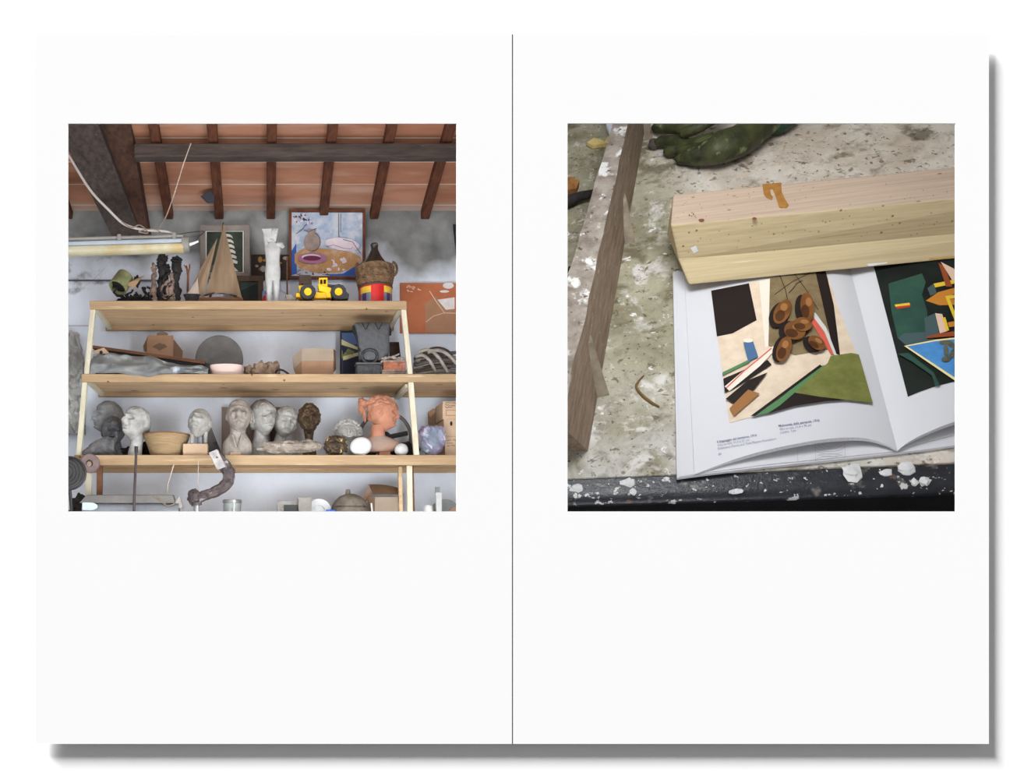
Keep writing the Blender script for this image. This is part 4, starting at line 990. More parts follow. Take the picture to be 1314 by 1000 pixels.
# bronze head on neck
t = T('bronze_sculpture', 'dark pitted bronze head on a slim neck', 'sculpture', 397, 6.78, L3); b = t.vb
mb = MB(); head(mb, (396.5,-1,538), 40, 28, yaw=.1, pitch=.0, seed=31, rough=.06, features=1.0, nose=.8, ears=False, jaw=.45)
mb.loft([(396.5,0,551,7,7),(396.5,0,560,5.5,5.5),(396.5,0,566,5,5),(397,0,575,8,7),(397,0,b,10,8)], 24); mb.jitter(.5,.5,5); t.solid(mb, m_bronze)
# rough slab
t = T('rough_slab', 'long flat rough clay slab lying across the shelf edge', 'clay slab', 372, 6.52, L3); b = t.vb
mb = MB(); mb.blob((370,-4,574.5),(37,10,8),.3,2.0,4, 60, 24); mb.blob((398,0,572),(16,8,6.5),.35,2.2,9); mb.jitter(.9,.3,6); mb.v = [Vector((p.x, p.y, min(p.z, b))) for p in mb.v]; t.solid(mb, m_slab)
# bronze lump
t = T('bronze_lump', 'rough bronze lump with golden specks next to the white egg', 'sculpture', 431, 6.56, L3); b = t.vb
mb = MB(); mb.blob((430.5,0,572.5),(14.5,11,12.5),.3,3,2,44,30); mb.jitter(.8,.35,8); mb.v = [Vector((p.x, p.y, min(p.z, b))) for p in mb.v]; t.solid(mb, m_bronze_gold)
# bearded relief
t = T('bearded_mask', 'pale plaster mask with curly beard and hair lying tilted back', 'sculpture', 446, 6.74, L3); b = t.vb
mb = MB()
for k in range(3):
    n = 15-2*k; R0 = 17-4*k
    for i in range(n):
        a = PI*1.02+i/(n-1)*PI*.96 if True else 0
        mb.blob((446+R0*math.cos(a), -2-3*k, 560+R0*math.sin(a)*1.15), (3.3,3,3.0), .35, 2, i+k*20, 14, 10)
mb.blob((446,2,556),(15,8,15),.1,2,1); mb.blob((446,-7,557),(9,6,8),.1,2,2); mb.tube([(446,-12,560),(446.3,-14,554.5),(446,-12,551)], [1.4,2.2,1.6]); mb.tube([(439,-11,560),(446,-13,562.5),(453,-11,560)], [1,1.4,1]); mb.tube([(438,-11,551),(442,-12,549.5),(445,-12,551)], .9); mb.tube([(447,-12,551),(450,-12,549.5),(454,-11,551)], .9)
mb.loft([(446,3,560,14,7),(446,3,b,15,8)], 24); t.solid(mb, m_clay_light)
# egg and ball
t = T('white_egg', 'large smooth white egg in front of the bearded mask', 'egg', 463, 6.53, L3); b = t.vb
mb = MB(); mb.blob((463,0,573),(14,12,11.8),0,1,0,40,28,rot=(0,.12,0)); t.part('egg', mb, m_white)
mb = MB(); mb.lathe(464.5, 0, [(4,583),(5,b)], 24); t.part('foot', mb, m_white)
t = T('white_ball', 'small dented white plaster ball under the terracotta bust', 'ball', 515, 6.53, L3); b = t.vb
mb = MB(); mb.blob((515,0,577.5),(8.8,8,8.0),.06,2,6,32,22); mb.v = [Vector((p.x, p.y, min(p.z, b))) for p in mb.v]; t.solid(mb, m_white_plaster)
mb = MB(); mb.lathe(515,0,[(6,b),(6.5,b+.0),(6,582)],20)
# terracotta woman
t = T('terracotta_bust', 'terracotta bust of a woman in profile with hair tied high', 'sculpture', 490, 6.62, L3); b = t.vb
mb = MB(); head(mb, (491.5,0,532), 42, 29, yaw=1.25, pitch=-.02, seed=41, hair=.10, hairline=.14, curls=9, nose=.72, jaw=.30, lips=.45)
for i, q in enumerate(((478,-1,516,6,6),(486,-3,512,6,4.5),(494,-2,513,6,4.5),(476,-2,524,5,6),(480,-6,531,4.5,5),(501,-3,517,4,4))): mb.blob(q[:3], (q[3],6,q[4]), .3, 2.4, i, 18, 12)
for i, q in enumerate(((465.5,0,518,6,6.5),(464,-1,525,4.5,6),(467,-1,531,2.6,6),(463.5,0,514,4,3.5),(468.5,0,537,1.8,5))): mb.blob(q[:3], (q[3],5,q[4]), .25, 2.4, i+9, 18, 12)
mb.tube([(470,0,517),(476,0,517)], 3.2)
mb.loft([(486,1,546,9.5,9),(485,1,556,9,9),(484.5,1,561,10.5,10),(486,1,565,15,11)], 32); t.part('head', mb, m_terra)
mb = MB(); mb.loft([(486,1,560.5,11,10),(487,1,564,19,12),(490,1,569,26,13),(491,1,573,26,13),(489,1,578,19,11.5),(487,1,580.5,14,10)], 40); t.part('chest', mb, m_terra_dust)
mb = MB(); mb.box((486,-6,580),(500,8,b)); t.part('foot', mb, m_terra, bevel=.004)
# black hoop and disc behind
t = T('steering_hoop', 'dark round hoop propped behind the terracotta bust', 'hoop', 494, 6.88, L3)
mb = MB(); mb.torus((494,0,562), 33, 2.4, 'y', 60, 10); t.part('rim', mb, M('hoop_grey', (86,80,78), rough=.5))
mb = MB(); mb.tube([(465,0,572),(494,0,562),(523,0,556)], 3.2, 8); mb.tube([(494,0,562),(508,0,590)], 3, 8); mb.blob((494,-1,562),(8,4,8),0,1,0); t.part('spoke', mb, m_black_iron)
mb = MB(); mb.blob((520,0,578),(18,6,10),.4,2,4); mb.blob((468,0,580),(14,6,9),.4,2,7); mb.v = [Vector((p.x, p.y, min(p.z, vbase(6.78)))) for p in mb.v]
T('dark_rag', 'dark rags bunched on the shelf below the round hoop', 'rag', 494, 6.78, L3).solid(mb, m_black, smooth=False)
# wrapped thing
t = T('wrapped_bundle', 'iridescent crumpled foil bundle beside the cream post', 'bundle', 556, 6.6, L3); b = t.vb
mb = MB(); mb.blob((555,0,566),(16,9,18),.32,1.5,3,26,18); mb.blob((546,-3,556),(8,6,10),.3,1.6,5,18,12); mb.blob((566,-3,560),(6,6,13),.3,1.6,7,18,12); mb.jitter(1.6,.2,4); mb.v = [Vector((p.x, p.y, min(p.z, b))) for p in mb.v]; t.solid(mb, m_rag, smooth=False)
# cartons on the far end
YC = 6.66
def carton(name, label, u0, v0, u1, v1, Y, z, mat, strokes=(), hole=None, lidv=None):
    t = T(name, label, 'box', (u0+u1)/2, Y, z, 'tan archive boxes'); mb = MB(); mb.box((u0,0,v0),(u1,45,min(v1,t.vb))); t.part('body', mb, mat, bevel=.003)
    if lidv:
        mb = MB(); mb.box((u0-.8,-.8,v0-.4),(u1,46,lidv)); t.part('lid', mb, mat, bevel=.003)
    if strokes:
        mb = MB()
        for (x, y, w) in strokes:
            pts = [(x+w*i/6, y+random.uniform(-.7,.7)) for i in range(7)]
            mb.add([(p[0], -.9, p[1]) for p in curve_line(pts, .6)], [tuple(f) for f in tessellate_polygon([[Vector((p[0],p[1],0)) for p in curve_line(pts, .6)]])])
        t.part('handwriting', mb, m_ink)
    if hole:
        mb = MB(); mb.prism(ell(hole[0],hole[1],1.6,3,16), -.4, .2); t.part('hand_hole', mb, m_black)
    return t
zz3 = lambda v: EYE+(V0-v)/F*YC
carton('archive_box', 'lowest tan archive box with dark handwriting standing on the shelf', 571, 560.5, 620, 600, YC, L3, m_card_pale, [(573,565.5,6),(581,565,5),(573,569,8),(573,572.5,4),(579,572,5)])
carton('archive_box', 'middle tan archive box with an oval hand hole', 569.5, 538, 620, 560.3, YC, zz3(560.3), m_card_pale, hole=(579,543.8))
t = carton('archive_box', 'topmost tan archive box with scribbled writing and an ink ruled label', 568, 515, 620, 537.8, YC, zz3(537.8), m_card_pale, [(571,517.5,8),(580,517.5,5),(571,520,6),(578,520.5,6),(571,523,9)])
mb = MB(); 
for q in ((572,526.5,586,527),(572,533,586,533.5),(572,527,572.5,533)): mb.box((q[0],-.6,q[1]),(q[2],-.2,q[3]))
t.part('ruled_label', mb, M('label_red', (158,84,64)))
t = T('carton', 'torn dark cardboard box lying open behind the tan archive boxes', 'box', 558, 6.92, zz3(552)*0+L3)
mb = MB(); mb.hexa([(549,0,529),(562,0,523),(564,8,522),(552,8,527),(550,0,vbase(6.92)),(568,0,vbase(6.92)),(568,8,vbase(6.92)),(552,8,vbase(6.92))]); t.part('body', mb, m_card_dark, smooth=False)
mb = MB(); mb.hexa([(549,-1,529),(556,-1,524),(556,0,524),(549,0,529),(552,-1,536),(559,-1,528),(559,0,528),(552,0,536)]); t.part('torn_flap', mb, m_card)

# ------------------------------------------------------------------ lowest shelf
Y4 = 6.6; b4 = vat(L4, Y4)
# black lamp/fan at the margin
t = T('wire_cage_lamp', 'round black wire caged work lamp at the end of the shelf', 'lamp', 88, 6.3, L4)
mb = MB(); mb.torus((89,0,607.5), 20.5, 1.6, 'y', 48, 8); t.part('cage_rim', mb, m_black_iron)
for i, s_ in enumerate((.82,.62,.42,.22)):
    mb = MB(); mb.torus((87,-2-2*i,606.5), 20.5*s_, .8, 'y', 40, 6, .9); t.part('cage_wire', mb, m_black_iron)
mb = MB(); mb.rings([[(88+r*math.cos(2*PI*j/40), y, 607+r*math.sin(2*PI*j/40)) for j in range(40)] for r, y in ((19,3),(18,2.6),(8,8),(4,14))]); t.part('reflector', mb, M('dark_reflector', (96,94,90), (62,60,58), rough=.4))
mb = MB(); mb.tube([(89,2,628),(91,2,650),(92,2,t.vb-1)], 2.2); mb.loft([(92,2,t.vb-5,10,8),(92,2,t.vb,12,9)], 20); t.part('stand', mb, m_black_iron)
mb = MB(); mb.tube([(84,-3,630),(84.5,-3,644)], 1.0); t.part('bright_rod', mb, m_tin)
# grinding wheel
t = T('grinding_wheel', 'reddish grey grinding wheel hanging on the lowest rail by the black lamp', 'wheel', 116, 6.38, EYE+(V0-607)/F*6.38)
mb = MB(); R = []
for r, y in ((4.6,-3),(11.5,-3.4),(12.3,-2.4),(12.3,2.4),(11.5,3.2),(4.6,3.2)): R.append([(115.5+r*math.cos(2*PI*j/40), y, 595+r*math.sin(2*PI*j/40)) for j in range(40)])
R.append(R[0]); mb.rings(R, cap=False); t.part('stone', mb, m_grind)
mb = MB(); mb.rings([[(115+r*math.cos(2*PI*j/6+.3), y, 596+r*math.sin(2*PI*j/6+.3)) for j in range(6)] for r, y in ((3.6,-3.2),(3.6,5))]); t.part('hex_nut', mb, m_bark)
# black stand rod
t = T('iron_rod', 'thin vertical black iron rod rising in front of the shelf rail', 'rod', 173, 6.2, L4)
mb = MB(); mb.tube([(174.8,0,577),(174,0,600),(172.6,0,630),(171.5,0,t.vb)], 1.7, 12); t.part('rod', mb, M('rod_brown', (64,54,54), rough=.4))
mb = MB(); mb.tube([(174.8,0,573),(174.8,0,581)], 2.4, 12); t.part('tip', mb, m_black_iron)
mb = MB(); mb.loft([(171.5,0,t.vb-3,9,8),(171.5,0,t.vb,10,9)], 24); t.part('foot', mb, m_black_iron)
# dark clutter
mb = MB(); mb.blob((104,0,650),(12,8,16),.5,2,3,26,18); mb.blob((98,0,668),(12,8,14),.5,2,5,26,18); mb.v = [Vector((p.x, p.y, min(p.z, vat(L4,6.5)))) for p in mb.v]
T('dark_clutter', 'heap of dark scrap metal at the foot of the caged lamp', 'scrap', 104, 6.5, L4).solid(mb, m_charred, smooth=False)
# strip light lying
t = T('hanging_strip_lamp', 'long grey metal lamp trough hung from a string below the sculptures', 'lamp', 165, 6.32, EYE+(V0-666)/F*6.32)
mb = MB(); mb.hexa([(112,-6,636),(222,-6,636),(222,10,634.5),(112,10,634.5),(104,-9,646),(226,-9,646),(226,10,646),(104,10,646)]); t.part('cover', mb, M('lamp_grey_lid', (122,118,114), (106,103,100)), bevel=.003)
mb = MB(); mb.rings([[(u, 9*math.cos(2*PI*j/24), 655+9.5*math.sin(2*PI*j/24)) for j in range(24)] for u in (107, 230)]); t.part('trough', mb, m_steel)
mb = MB(); mb.prism(ell(117,650.5,10.5,5.0,18,-PI*.5,PI*.5)+[(108,655),(108,645.5)], -10.2, -9.4); t.part('reflection_plate', mb, m_pale_cyl)
mb = MB(); mb.tube([(197,-8,636),(206,-9,643),(216,-10,650),(224,-10,648),(226,-9,643)], .9); mb.tube([(202,-8,638),(212,-10,647),(220,-10,644)], .8); t.part('binding_twine', mb, m_rope)
mb = MB(); mb.hexa([(222,-4,649),(231,-4,637),(231,2,637),(222,2,649),(229,-4,653),(235,-4,651),(235,2,651),(229,2,653)]); t.part('end_plate', mb, m_stone_grey)
poly_tube('hanging_string', 'thin string with a dark hook hanging from the lowest rail to the lamp trough', 'string', [(223,596,6.42),(219,610,6.42),(215.5,622,6.42),(215,628,6.42),(213,634,6.44)], .005, m_rope_pale)
poly_tube('hanging_string', 'faint vertical string between lowest rail and the curved duct', 'string', [(254.5,590,6.4),(254.2,612,6.38),(254,630,6.36)], .003, m_rope_pale)
# curved duct
t = T('curved_duct', 'blackened curved metal duct with a square pale end', 'duct', 262, 6.25, L4)
path = []
import itertools
pts = [(268,-2,582),(283,0,590),(294,0,606),(293,0,618),(286,0,626),(272,0,633),(262,0,636),(254,0,640)]
Q = []; 
for i in range(len(pts)-1):
    for k in range(5): Q.append(Vector(pts[i]).lerp(Vector(pts[i+1]), k/5))
rad = [8.5-2.0*(i/len(Q)) for i in range(len(Q))]
mb = MB(); mb.tube(Q[3:], rad[3:], 8); mb.jitter(1.2,.2,2); t.part('elbow', mb, m_tube_brown, smooth=False)
mb = MB(); mb.hexa([(268,-8,582),(279,-9,577.5),(281,6,578),(270,7,583),(279,-8,604),(290,-9,600),(292,6,600),(281,7,604)]); t.part('square_end', mb, M('pale_zinc', (176,170,168), (132,126,126), scale=14, bump=.4), bevel=.003)
mb = MB(); mb.blob((249,0,638),(8.5,8,10.5),.2,2,4); mb.tube([(252,0,645),(252.5,0,649)], 7, 16); t.part('ball_joint', mb, m_tube_brown, smooth=False)
mb = MB(); mb.lathe(252.5, 0, [(4,648),(4,t.vb-3),(9,t.vb-2),(9,t.vb)], 20); t.part('stand_tube', mb, m_tin)
# jar
t = T('glass_jar', 'metal lidded glass jar standing on the lowest shelf', 'jar', 298, Y4, L4)
mb = MB(); mb.lathe(298, 0, [(11,645),(11.6,647),(11.6,t.vb-1),(11,t.vb)], 36); t.part('jar_body', mb, M('jar_glass', (170,176,174), (136,142,142), rough=.1, scale=8, spec=.7, coat=.6))
mb = MB(); mb.lathe(298, 0, [(11.5,641.5),(12.3,642.2),(12.3,645.6),(11.2,646.2)], 36); t.part('lid', mb, m_tin)
# stones, plates
t = T('plaster_bracket', 'small pale plaster block with a dark recess next to the stone block', 'block', 369, Y4, L4)
mb = MB(); mb.box((355.5,0,643),(384,14,t.vb)); t.part('block', mb, m_clay_light, bevel=.006)
mb = MB(); mb.box((364,-.6,648),(384,0,t.vb-2)); t.part('recess', mb, M('recess_dark', (70,72,70)))
mb = MB(); mb.hexa([(382,-4,638.5),(399,-4,638.5),(399,10,638.5),(382,10,638.5),(384,-4,b4),(402,-4,b4),(402,10,b4),(384,10,b4)])
T('stone_block', 'upright grey stone block between plaster block and ring', 'block', 391, 6.58, L4).solid(mb, m_stone_grey, bevel=.006)
t = T('plaster_ring', 'pale half round plaster ring standing beside the stone block', 'ring', 410, 6.7, L4)
R = []
for r, y in ((8,-3),(16,-4),(17,0),(16,4),(8,3)): R.append([(409+r*math.cos(2*PI*j/48), y, 656.5+r*math.sin(2*PI*j/48)) for j in range(48)])
R.append(R[0]); mb = MB(); mb.rings(R, cap=False); mb.box((400,-3,668),(418,3,t.vb)); t.part('ring', mb, m_white)
mb = MB(); mb.rings([[(409+r*math.cos(2*PI*j/32), y, 656.5+r*math.sin(2*PI*j/32)) for j in range(32)] for r, y in ((8.3,-1),(8.3,1))]); t.part('grey_disc', mb, m_tin)
mb = MB(); mb.box((418,-5,654.5),(430,5,b4)); T('blue_tub', 'bright blue plastic tub by the foot of the lidded pot', 'tub', 424, 6.5, L4).solid(mb, m_blue, bevel=.006)
t = T('lidded_pot', 'grey brown domed pot with a stubby knob on its lid', 'pot', 449.5, Y4, L4)
mb = MB(); mb.lathe(449, 0, [(24.5,t.vb),(25,664),(24.5,656),(23,650)], 44); t.part('body', mb, m_pot_brown)
mb = MB(); mb.lathe(449, 0, [(23.5,652),(22.5,648),(19,642),(13,637),(7,634.6),(3.6,634)], 44); l = t.part('lid', mb, m_pot_brown)
mb = MB(); mb.lathe(446.5, 0, [(3.6,635),(3.2,631),(2.8,628.6),(1.8,628)], 20); t.part('knob', mb, m_pot_brown, l)
t = T('carton', 'open cardboard carton with raised flaps against the post', 'box', 496, 6.68, L4)
mb = MB(); mb.box((481,0,638),(513,30,t.vb)); t.part('body', mb, m_card_grey, bevel=.002)
mb = MB(); mb.sheet(lambda a, c_: (476+40*a+4*c_, 24-14*c_, 620+14*c_-(4*math.sin(a*2.2)*(1-c_))+8*a*(1-c_)), 12, 6, .7); t.part('raised_flap', mb, m_card_dark)
mb = MB(); mb.hexa([(472,2,637),(481,0,637),(481,1,637),(472,3,637),(474,4,t.vb),(481,0,t.vb),(481,1,t.vb),(474,5,t.vb)]); t.part('side_flap', mb, m_card_dark)
mb = MB(); mb.hexa([(466,14,642),(476,14,622),(476,15,622),(466,15,642),(470,14,646),(478,14,632),(478,15,632),(470,15,646)]); t.part('side_flap', mb, m_card)
mb = MB(); mb.hexa([(475,-3,646),(477,-3,646),(477,-2,646),(475,-2,646),(478,-3,t.vb),(480.5,-3,t.vb),(480.5,-2,t.vb),(478,-2,t.vb)]); t.part('white_strip', mb, m_white)
t = T('plaster_post', 'tall rough white plaster stick with a grey tip', 'stick', 562, 6.6, L4)
mb = MB(); mb.box((559,-3,632),(566.5,3,t.vb)); mb.jitter(.6,.3,2); t.part('stick', mb, m_white_plaster, bevel=.004)
mb = MB(); mb.box((558.5,-2,625),(564,2,633)); t.part('tip', mb, m_steel)
mb = MB(); mb.loft([(550,0,649,5,5),(550,0,653,6,5),(550.5,0,b4,6.5,6)], 18); mb.jitter(1,.3,3)
T('plaster_stub', 'short rough white plaster stub next to the tall white stick', 'stub', 550, 6.55, L4).solid(mb, m_white_plaster)
t = T('round_mirror', 'grey round disc with a pinkish scrap behind the white sticks', 'disc', 571, 6.8, L4)
mb = MB(); mb.rings([[(571+r*math.cos(2*PI*j/48), y, 661+r*.98*math.sin(2*PI*j/48)) for j in range(48)] for r, y in ((20,-1.5),(20.5,0),(20,1.5))]); t.part('disc', mb, M('grey_green_disc', (130,134,132), (108,112,110), rough=.4))
mb = MB(); mb.prism([(575,656),(580,650),(590,654),(592,664),(574,668)], -3, -1.6); t.part('pink_scrap', mb, m_terra_dust)
# ------------------------------------------------------------------ the stained work table behind the second opening
NV = Vector((-.28, -.82, .5)).normalized()
CEN = P(977, 407, 8.2)
EYEP = Vector((0, 0, EYE))
def Q(u, v, h=0.0):
    r = Vector(((u-U0)/F, 1, -(v-V0)/F)); return EYEP+r*((h+NV.dot(CEN-EYEP))/NV.dot(r))
S = 8.2/F
O = Q(977, 604); TX = (Q(1226, 593)-Q(728, 614)).normalized(); TY = NV.cross(TX).normalized()
def tp(x, y, z): return O+TX*x+TY*y+NV*z
class G:
    """a thing lying on the table: meshes given in world points, kept relative to the base point"""
    def __init__(s, name, label, cat, base, group=None, ax=None):
        s.n, s.l, s.c, s.g = name, label, cat, group; s.b = Vector(base); s.root = None
        X = (ax or TX).normalized(); Z = (NV-X*NV.dot(X)).normalized(); s.R = Matrix((X, Z.cross(X), Z))
    def _loc(s, pts): return [s.R @ (Vector(p)-s.b) for p in pts]
    def solid(s, pts, faces, mats, mi=None, smooth=True, bevel=0.0, ang=40):
        o = emit(s.n, s._loc(pts), faces, mi or [0]*len(faces), mats, None, s.b, smooth, bevel, ang); o.rotation_euler = s.R.transposed().to_euler(); tag(o, s.l, s.c, s.g); s.root = o; return o
    def part(s, name, pts, faces, mats, parent=None, label=None, smooth=True, bevel=0.0, mi=None, ang=40):
        if s.root is None:
            e = bpy.data.objects.new(s.n, None); COL.objects.link(e); e.location = s.b; e.rotation_euler = s.R.transposed().to_euler(); e.empty_display_size = .05; tag(e, s.l, s.c, s.g); s.root = e
        o = emit(name, s._loc(pts), faces, mi or [0]*len(faces), mats, parent or s.root, None, smooth, bevel, ang)
        if label: o['label'] = label
        return o
HEX = [(0,1,2,3),(4,5,6,7),(0,1,5,4),(1,2,6,5),(2,3,7,6),(3,0,4,7)]
def up(pts, h): return list(pts)+[p+NV*h for p in pts]

def node_table():
    m = bpy.data.materials.new('stained_table_top'); m.use_nodes = True
    N = m.node_tree.nodes; L = m.node_tree.links; b = N['Principled BSDF']; b.inputs['Roughness'].default_value = .6; b.inputs['Specular IOR Level'].default_value = .3
    tc = N.new('ShaderNodeTexCoord')
    def noi(sc, d=6, off=0.0, rough=.6, typ=None):
        mp = N.new('ShaderNodeMapping'); mp.inputs['Location'].default_value = (off, off*1.3, off*.7); L.new(tc.outputs['Object'], mp.inputs[0])
        n = N.new('ShaderNodeTexNoise'); n.inputs['Scale'].default_value = sc; n.inputs['Detail'].default_value = d; n.inputs['Roughness'].default_value = rough
        n.inputs['Distortion'].default_value = .4; L.new(mp.outputs[0], n.inputs['Vector']); return n.outputs['Fac']
    def mr(f, a, c, lo=0.0, hi=1.0):
        r = N.new('ShaderNodeMapRange'); r.inputs['From Min'].default_value = a; r.inputs['From Max'].default_value = c; r.inputs['To Min'].default_value = lo; r.inputs['To Max'].default_value = hi
        L.new(f, r.inputs['Value']); return r.outputs[0]
    def mul(a, c):
        x = N.new('ShaderNodeMath'); x.operation = 'MULTIPLY'; L.new(a, x.inputs[0]); L.new(c, x.inputs[1]); return x.outputs[0]
    def mix(f, a, c):
        x = N.new('ShaderNodeMix'); x.data_type = 'RGBA'; L.new(f, x.inputs[0])
        for k, q in ((6, a), (7, c)):
            if isinstance(q, tuple): x.inputs[k].default_value = q
            else: L.new(q, x.inputs[k])
        return x.outputs[2]
    sx = N.new('ShaderNodeSeparateXYZ'); L.new(tc.outputs['Object'], sx.inputs[0])
    base = mix(mr(noi(1.6), .38, .62), lin((178,172,150)), lin((140,134,110)))
    # the far side towards the glove is paler and pinker
    far = mix(mr(noi(2.2, 6, 5), .4, .62), lin((232,222,210)), lin((206,190,172)))
    fx = N.new('ShaderNodeMath'); fx.operation = 'ADD'; L.new(sx.outputs[0], fx.inputs[0]); fy = N.new('ShaderNodeMath'); fy.operation = 'MULTIPLY'; fy.inputs[1].default_value = .31; L.new(sx.outputs[1], fy.inputs[0]); L.new(fy.outputs[0], fx.inputs[1])
    c = mix(mr(fx.outputs[0], .6, 1.3), base, far)
    near = mr(sx.outputs[1], .2, 1.5, .9, 0.0)
    c = mix(mul(near, mr(noi(2.6, 7, 2), .38, .6)), c, lin((208,204,200)))
    c = mix(mul(mr(noi(3.0, 8, 9), .55, .62), mr(noi(1.1, 3, 4), .42, .55)), c, lin((216,212,206)))      # plaster smears
    c = mix(mr(noi(2.4, 8, 14), .54, .64, 0, .8), c, lin((104,94,70)))
    c = mix(mr(noi(5.5, 8, 44, .75),   .52, .64, 0, .5), c, lin((110,102,84)))
    c = mix(mr(noi(6.5, 8, 48, .75), .57, .63, 0, .75), c, lin((208,204,196)))         # brown stains
    c = mix(mr(noi(9, 5, 21), .61, .66, 0, .75), c, lin((92,80,60)))             # specks
    c = mix(mr(noi(18, 4, 25), .63, .67, 0, .8), c, lin((66,58,50)))
    c = mix(mr(noi(7, 5, 31), .64, .68), c, lin((228,226,222)))                   # white drips
    c = mix(mr(noi(5, 5, 37), .68, .71, 0, .9), c, lin((150,104,62)))
    vo = N.new('ShaderNodeTexVoronoi'); vo.inputs['Scale'].default_value = 1.5; vo.inputs['Randomness'].default_value = 1; L.new(tc.outputs['Object'], vo.inputs['Vector'])
    c = mix(mr(vo.outputs['Distance'], .035, .042, .8, 0), c, lin((134,100,76)))  # round cup rings and drops
    L.new(c, b.inputs['Base Color'])
    bp = N.new('ShaderNodeBump'); bp.inputs['Strength'].default_value = .3; bp.inputs['Distance'].default_value = .02; L.new(noi(14, 6), bp.inputs['Height']); L.new(bp.outputs[0], b.inputs['Normal'])
    return m
m_table = node_table()
m_rail = M('black_lacquer', (44,46,54), (34,35,40), rough=.35, scale=4, spec=.5, spots=[((130,124,120),5,.60,.72),((206,204,204),7,.62,.65),((214,212,210),16,.65,.68),((96,76,66),6,.66,.7)], bump=.3)
m_apron = M('black_apron', (30,30,33), (25,25,27), rough=.5, scale=4, spots=[((170,168,166),12,.73,.75)])
# table: top > object axes follow the table so its stains keep to its own plane
tb = bpy.data.objects.new('work_table', None); COL.objects.link(tb); tb.matrix_world = Matrix.Translation(O) @ Matrix((TX, TY, NV)).transposed().to_4x4()
tag(tb, 'heavily stained beige work table top with a chipped black front edge', 'table')
XA, XB, YD = -2.55, 3.1, 9.5
def tpart(name, boxes, mat, bevel=0.0):
    mb = MB()
    for a, b_ in boxes: mb.box(a, b_)
    o = emit(name, mb.v, mb.f, mb.m, mat, tb, None, False, bevel); return o
tpart('table_top', [((XA,0,-.16),(XB,YD,0))], m_table)
dtx = (Q(977,636)-O)
rail_w = -dtx.dot(TY)
mb = MB(); n = 14; prof = []
for k in range(n+1): a = PI/2*k/n; prof.append((-rail_w*.55-rail_w*.45*math.sin(a), -.02-.07+.07*math.cos(a)))
prof = [(-.005,-.02)]+prof+[(-rail_w,-.10),(-.005,-.10)]
mb.rings([[(x, p[0], p[1]) for p in prof] for x in (XA-.02, XB+.02)]); emit('edge_rail', mb.v, mb.f, mb.m, m_rail, tb, None, True)
tpart('apron', [((XA,-rail_w+.012,-1.3),(XB,-rail_w*.6,-.10))], m_apron)
tpart('leg', [((XA,-rail_w+.2,-4),(XA+.3,.2,-1.3))], m_apron); tpart('leg', [((XB-.3,-rail_w+.2,-4),(XB,.2,-1.3))], m_apron)

# divider plank running to the back
m_plank = M('old_plank', (152,132,114), (122,104,88), scale=3, stretch=(1,6,6), spots=[((198,190,178),7,.64,.72)], bump=.3)
m_plank_top = M('plaster_caked', (168,158,148), (128,116,106), scale=6, spots=[((226,224,222),4,.55,.62),((92,80,70),9,.6,.66)], bump=.8, bscale=24)
H = .62
fr = (754.5, 579); bk = (832, 140)
ib0, ib1 = Q(*fr, .004), Q(*bk, .004)
it1 = Q(810, 140, H); itmid = Q(751, 428, H)
it0 = Q(719, 545, H)
ot1 = Q(792, 140, H); ot0 = Q(672, 545, H)
th0, th1 = ot0-it0, ot1-it1
g = G('divider_board', 'upright old plank divider caked with plaster along its top edge', 'board', ib0, ax=ib1-ib0)
N_ = 40; pts = []; fs = []; mi = []
for i in range(N_+1):
    a = i/N_
    w = Vector((noise.noise(Vector((a*9,1,0))), noise.noise(Vector((a*9,5,0))), noise.noise(Vector((a*9,9,0)))))*.03
    pts += [ib0.lerp(ib1,a), it0.lerp(it1,a)+w, ot0.lerp(ot1,a)-w, ib0.lerp(ib1,a)+th0.lerp(th1,a)]
for i in range(N_):
    for k in range(4):
        fs.append((i*4+k, i*4+(k+1)%4, i*4+4+(k+1)%4, i*4+4+k)); mi.append(1 if k in (1,) else 0)
fs += [(0,1,2,3), tuple(N_*4+k for k in range(4))]; mi += [0,0]
g.part('plank', pts, fs, [m_plank, m_plank_top], smooth=False, mi=mi)
def onface(u, v):
    # point of the plank's inner face seen at (u, v)
    n = (ib1-ib0).cross(it0-ib0).normalized(); r = Vector(((u-U0)/F, 1, -(v-V0)/F)); return EYEP+r*(n.dot(ib0-EYEP)/n.dot(r))
def cleat(top, bl, br, back):
    A = onface(*top); B = Q(*bl, .004); C = Q(*br, .004); D = Q(*back, .004); E = A+(D-B)*.6
    nrm = (Q(br[0],br[1])-Q(bl[0],bl[1])).normalized()*.07
    g.part('cleat', [A, B, C, D, E, A+nrm], [(0,1,2,5),(0,1,3,4),(1,2,3),(5,2,3,4),(0,5,4)], m_plank_top if 0 else M('cleat_wood', (150,138,120), (122,110,94), scale=6, bump=.3), smooth=False)
cleat((796,257), (802,314), (815,311), (806,282)); cleat((752,441), (766,510), (782,507), (771,475)); cleat((824,140), (827,181), (838,179), (830,165))
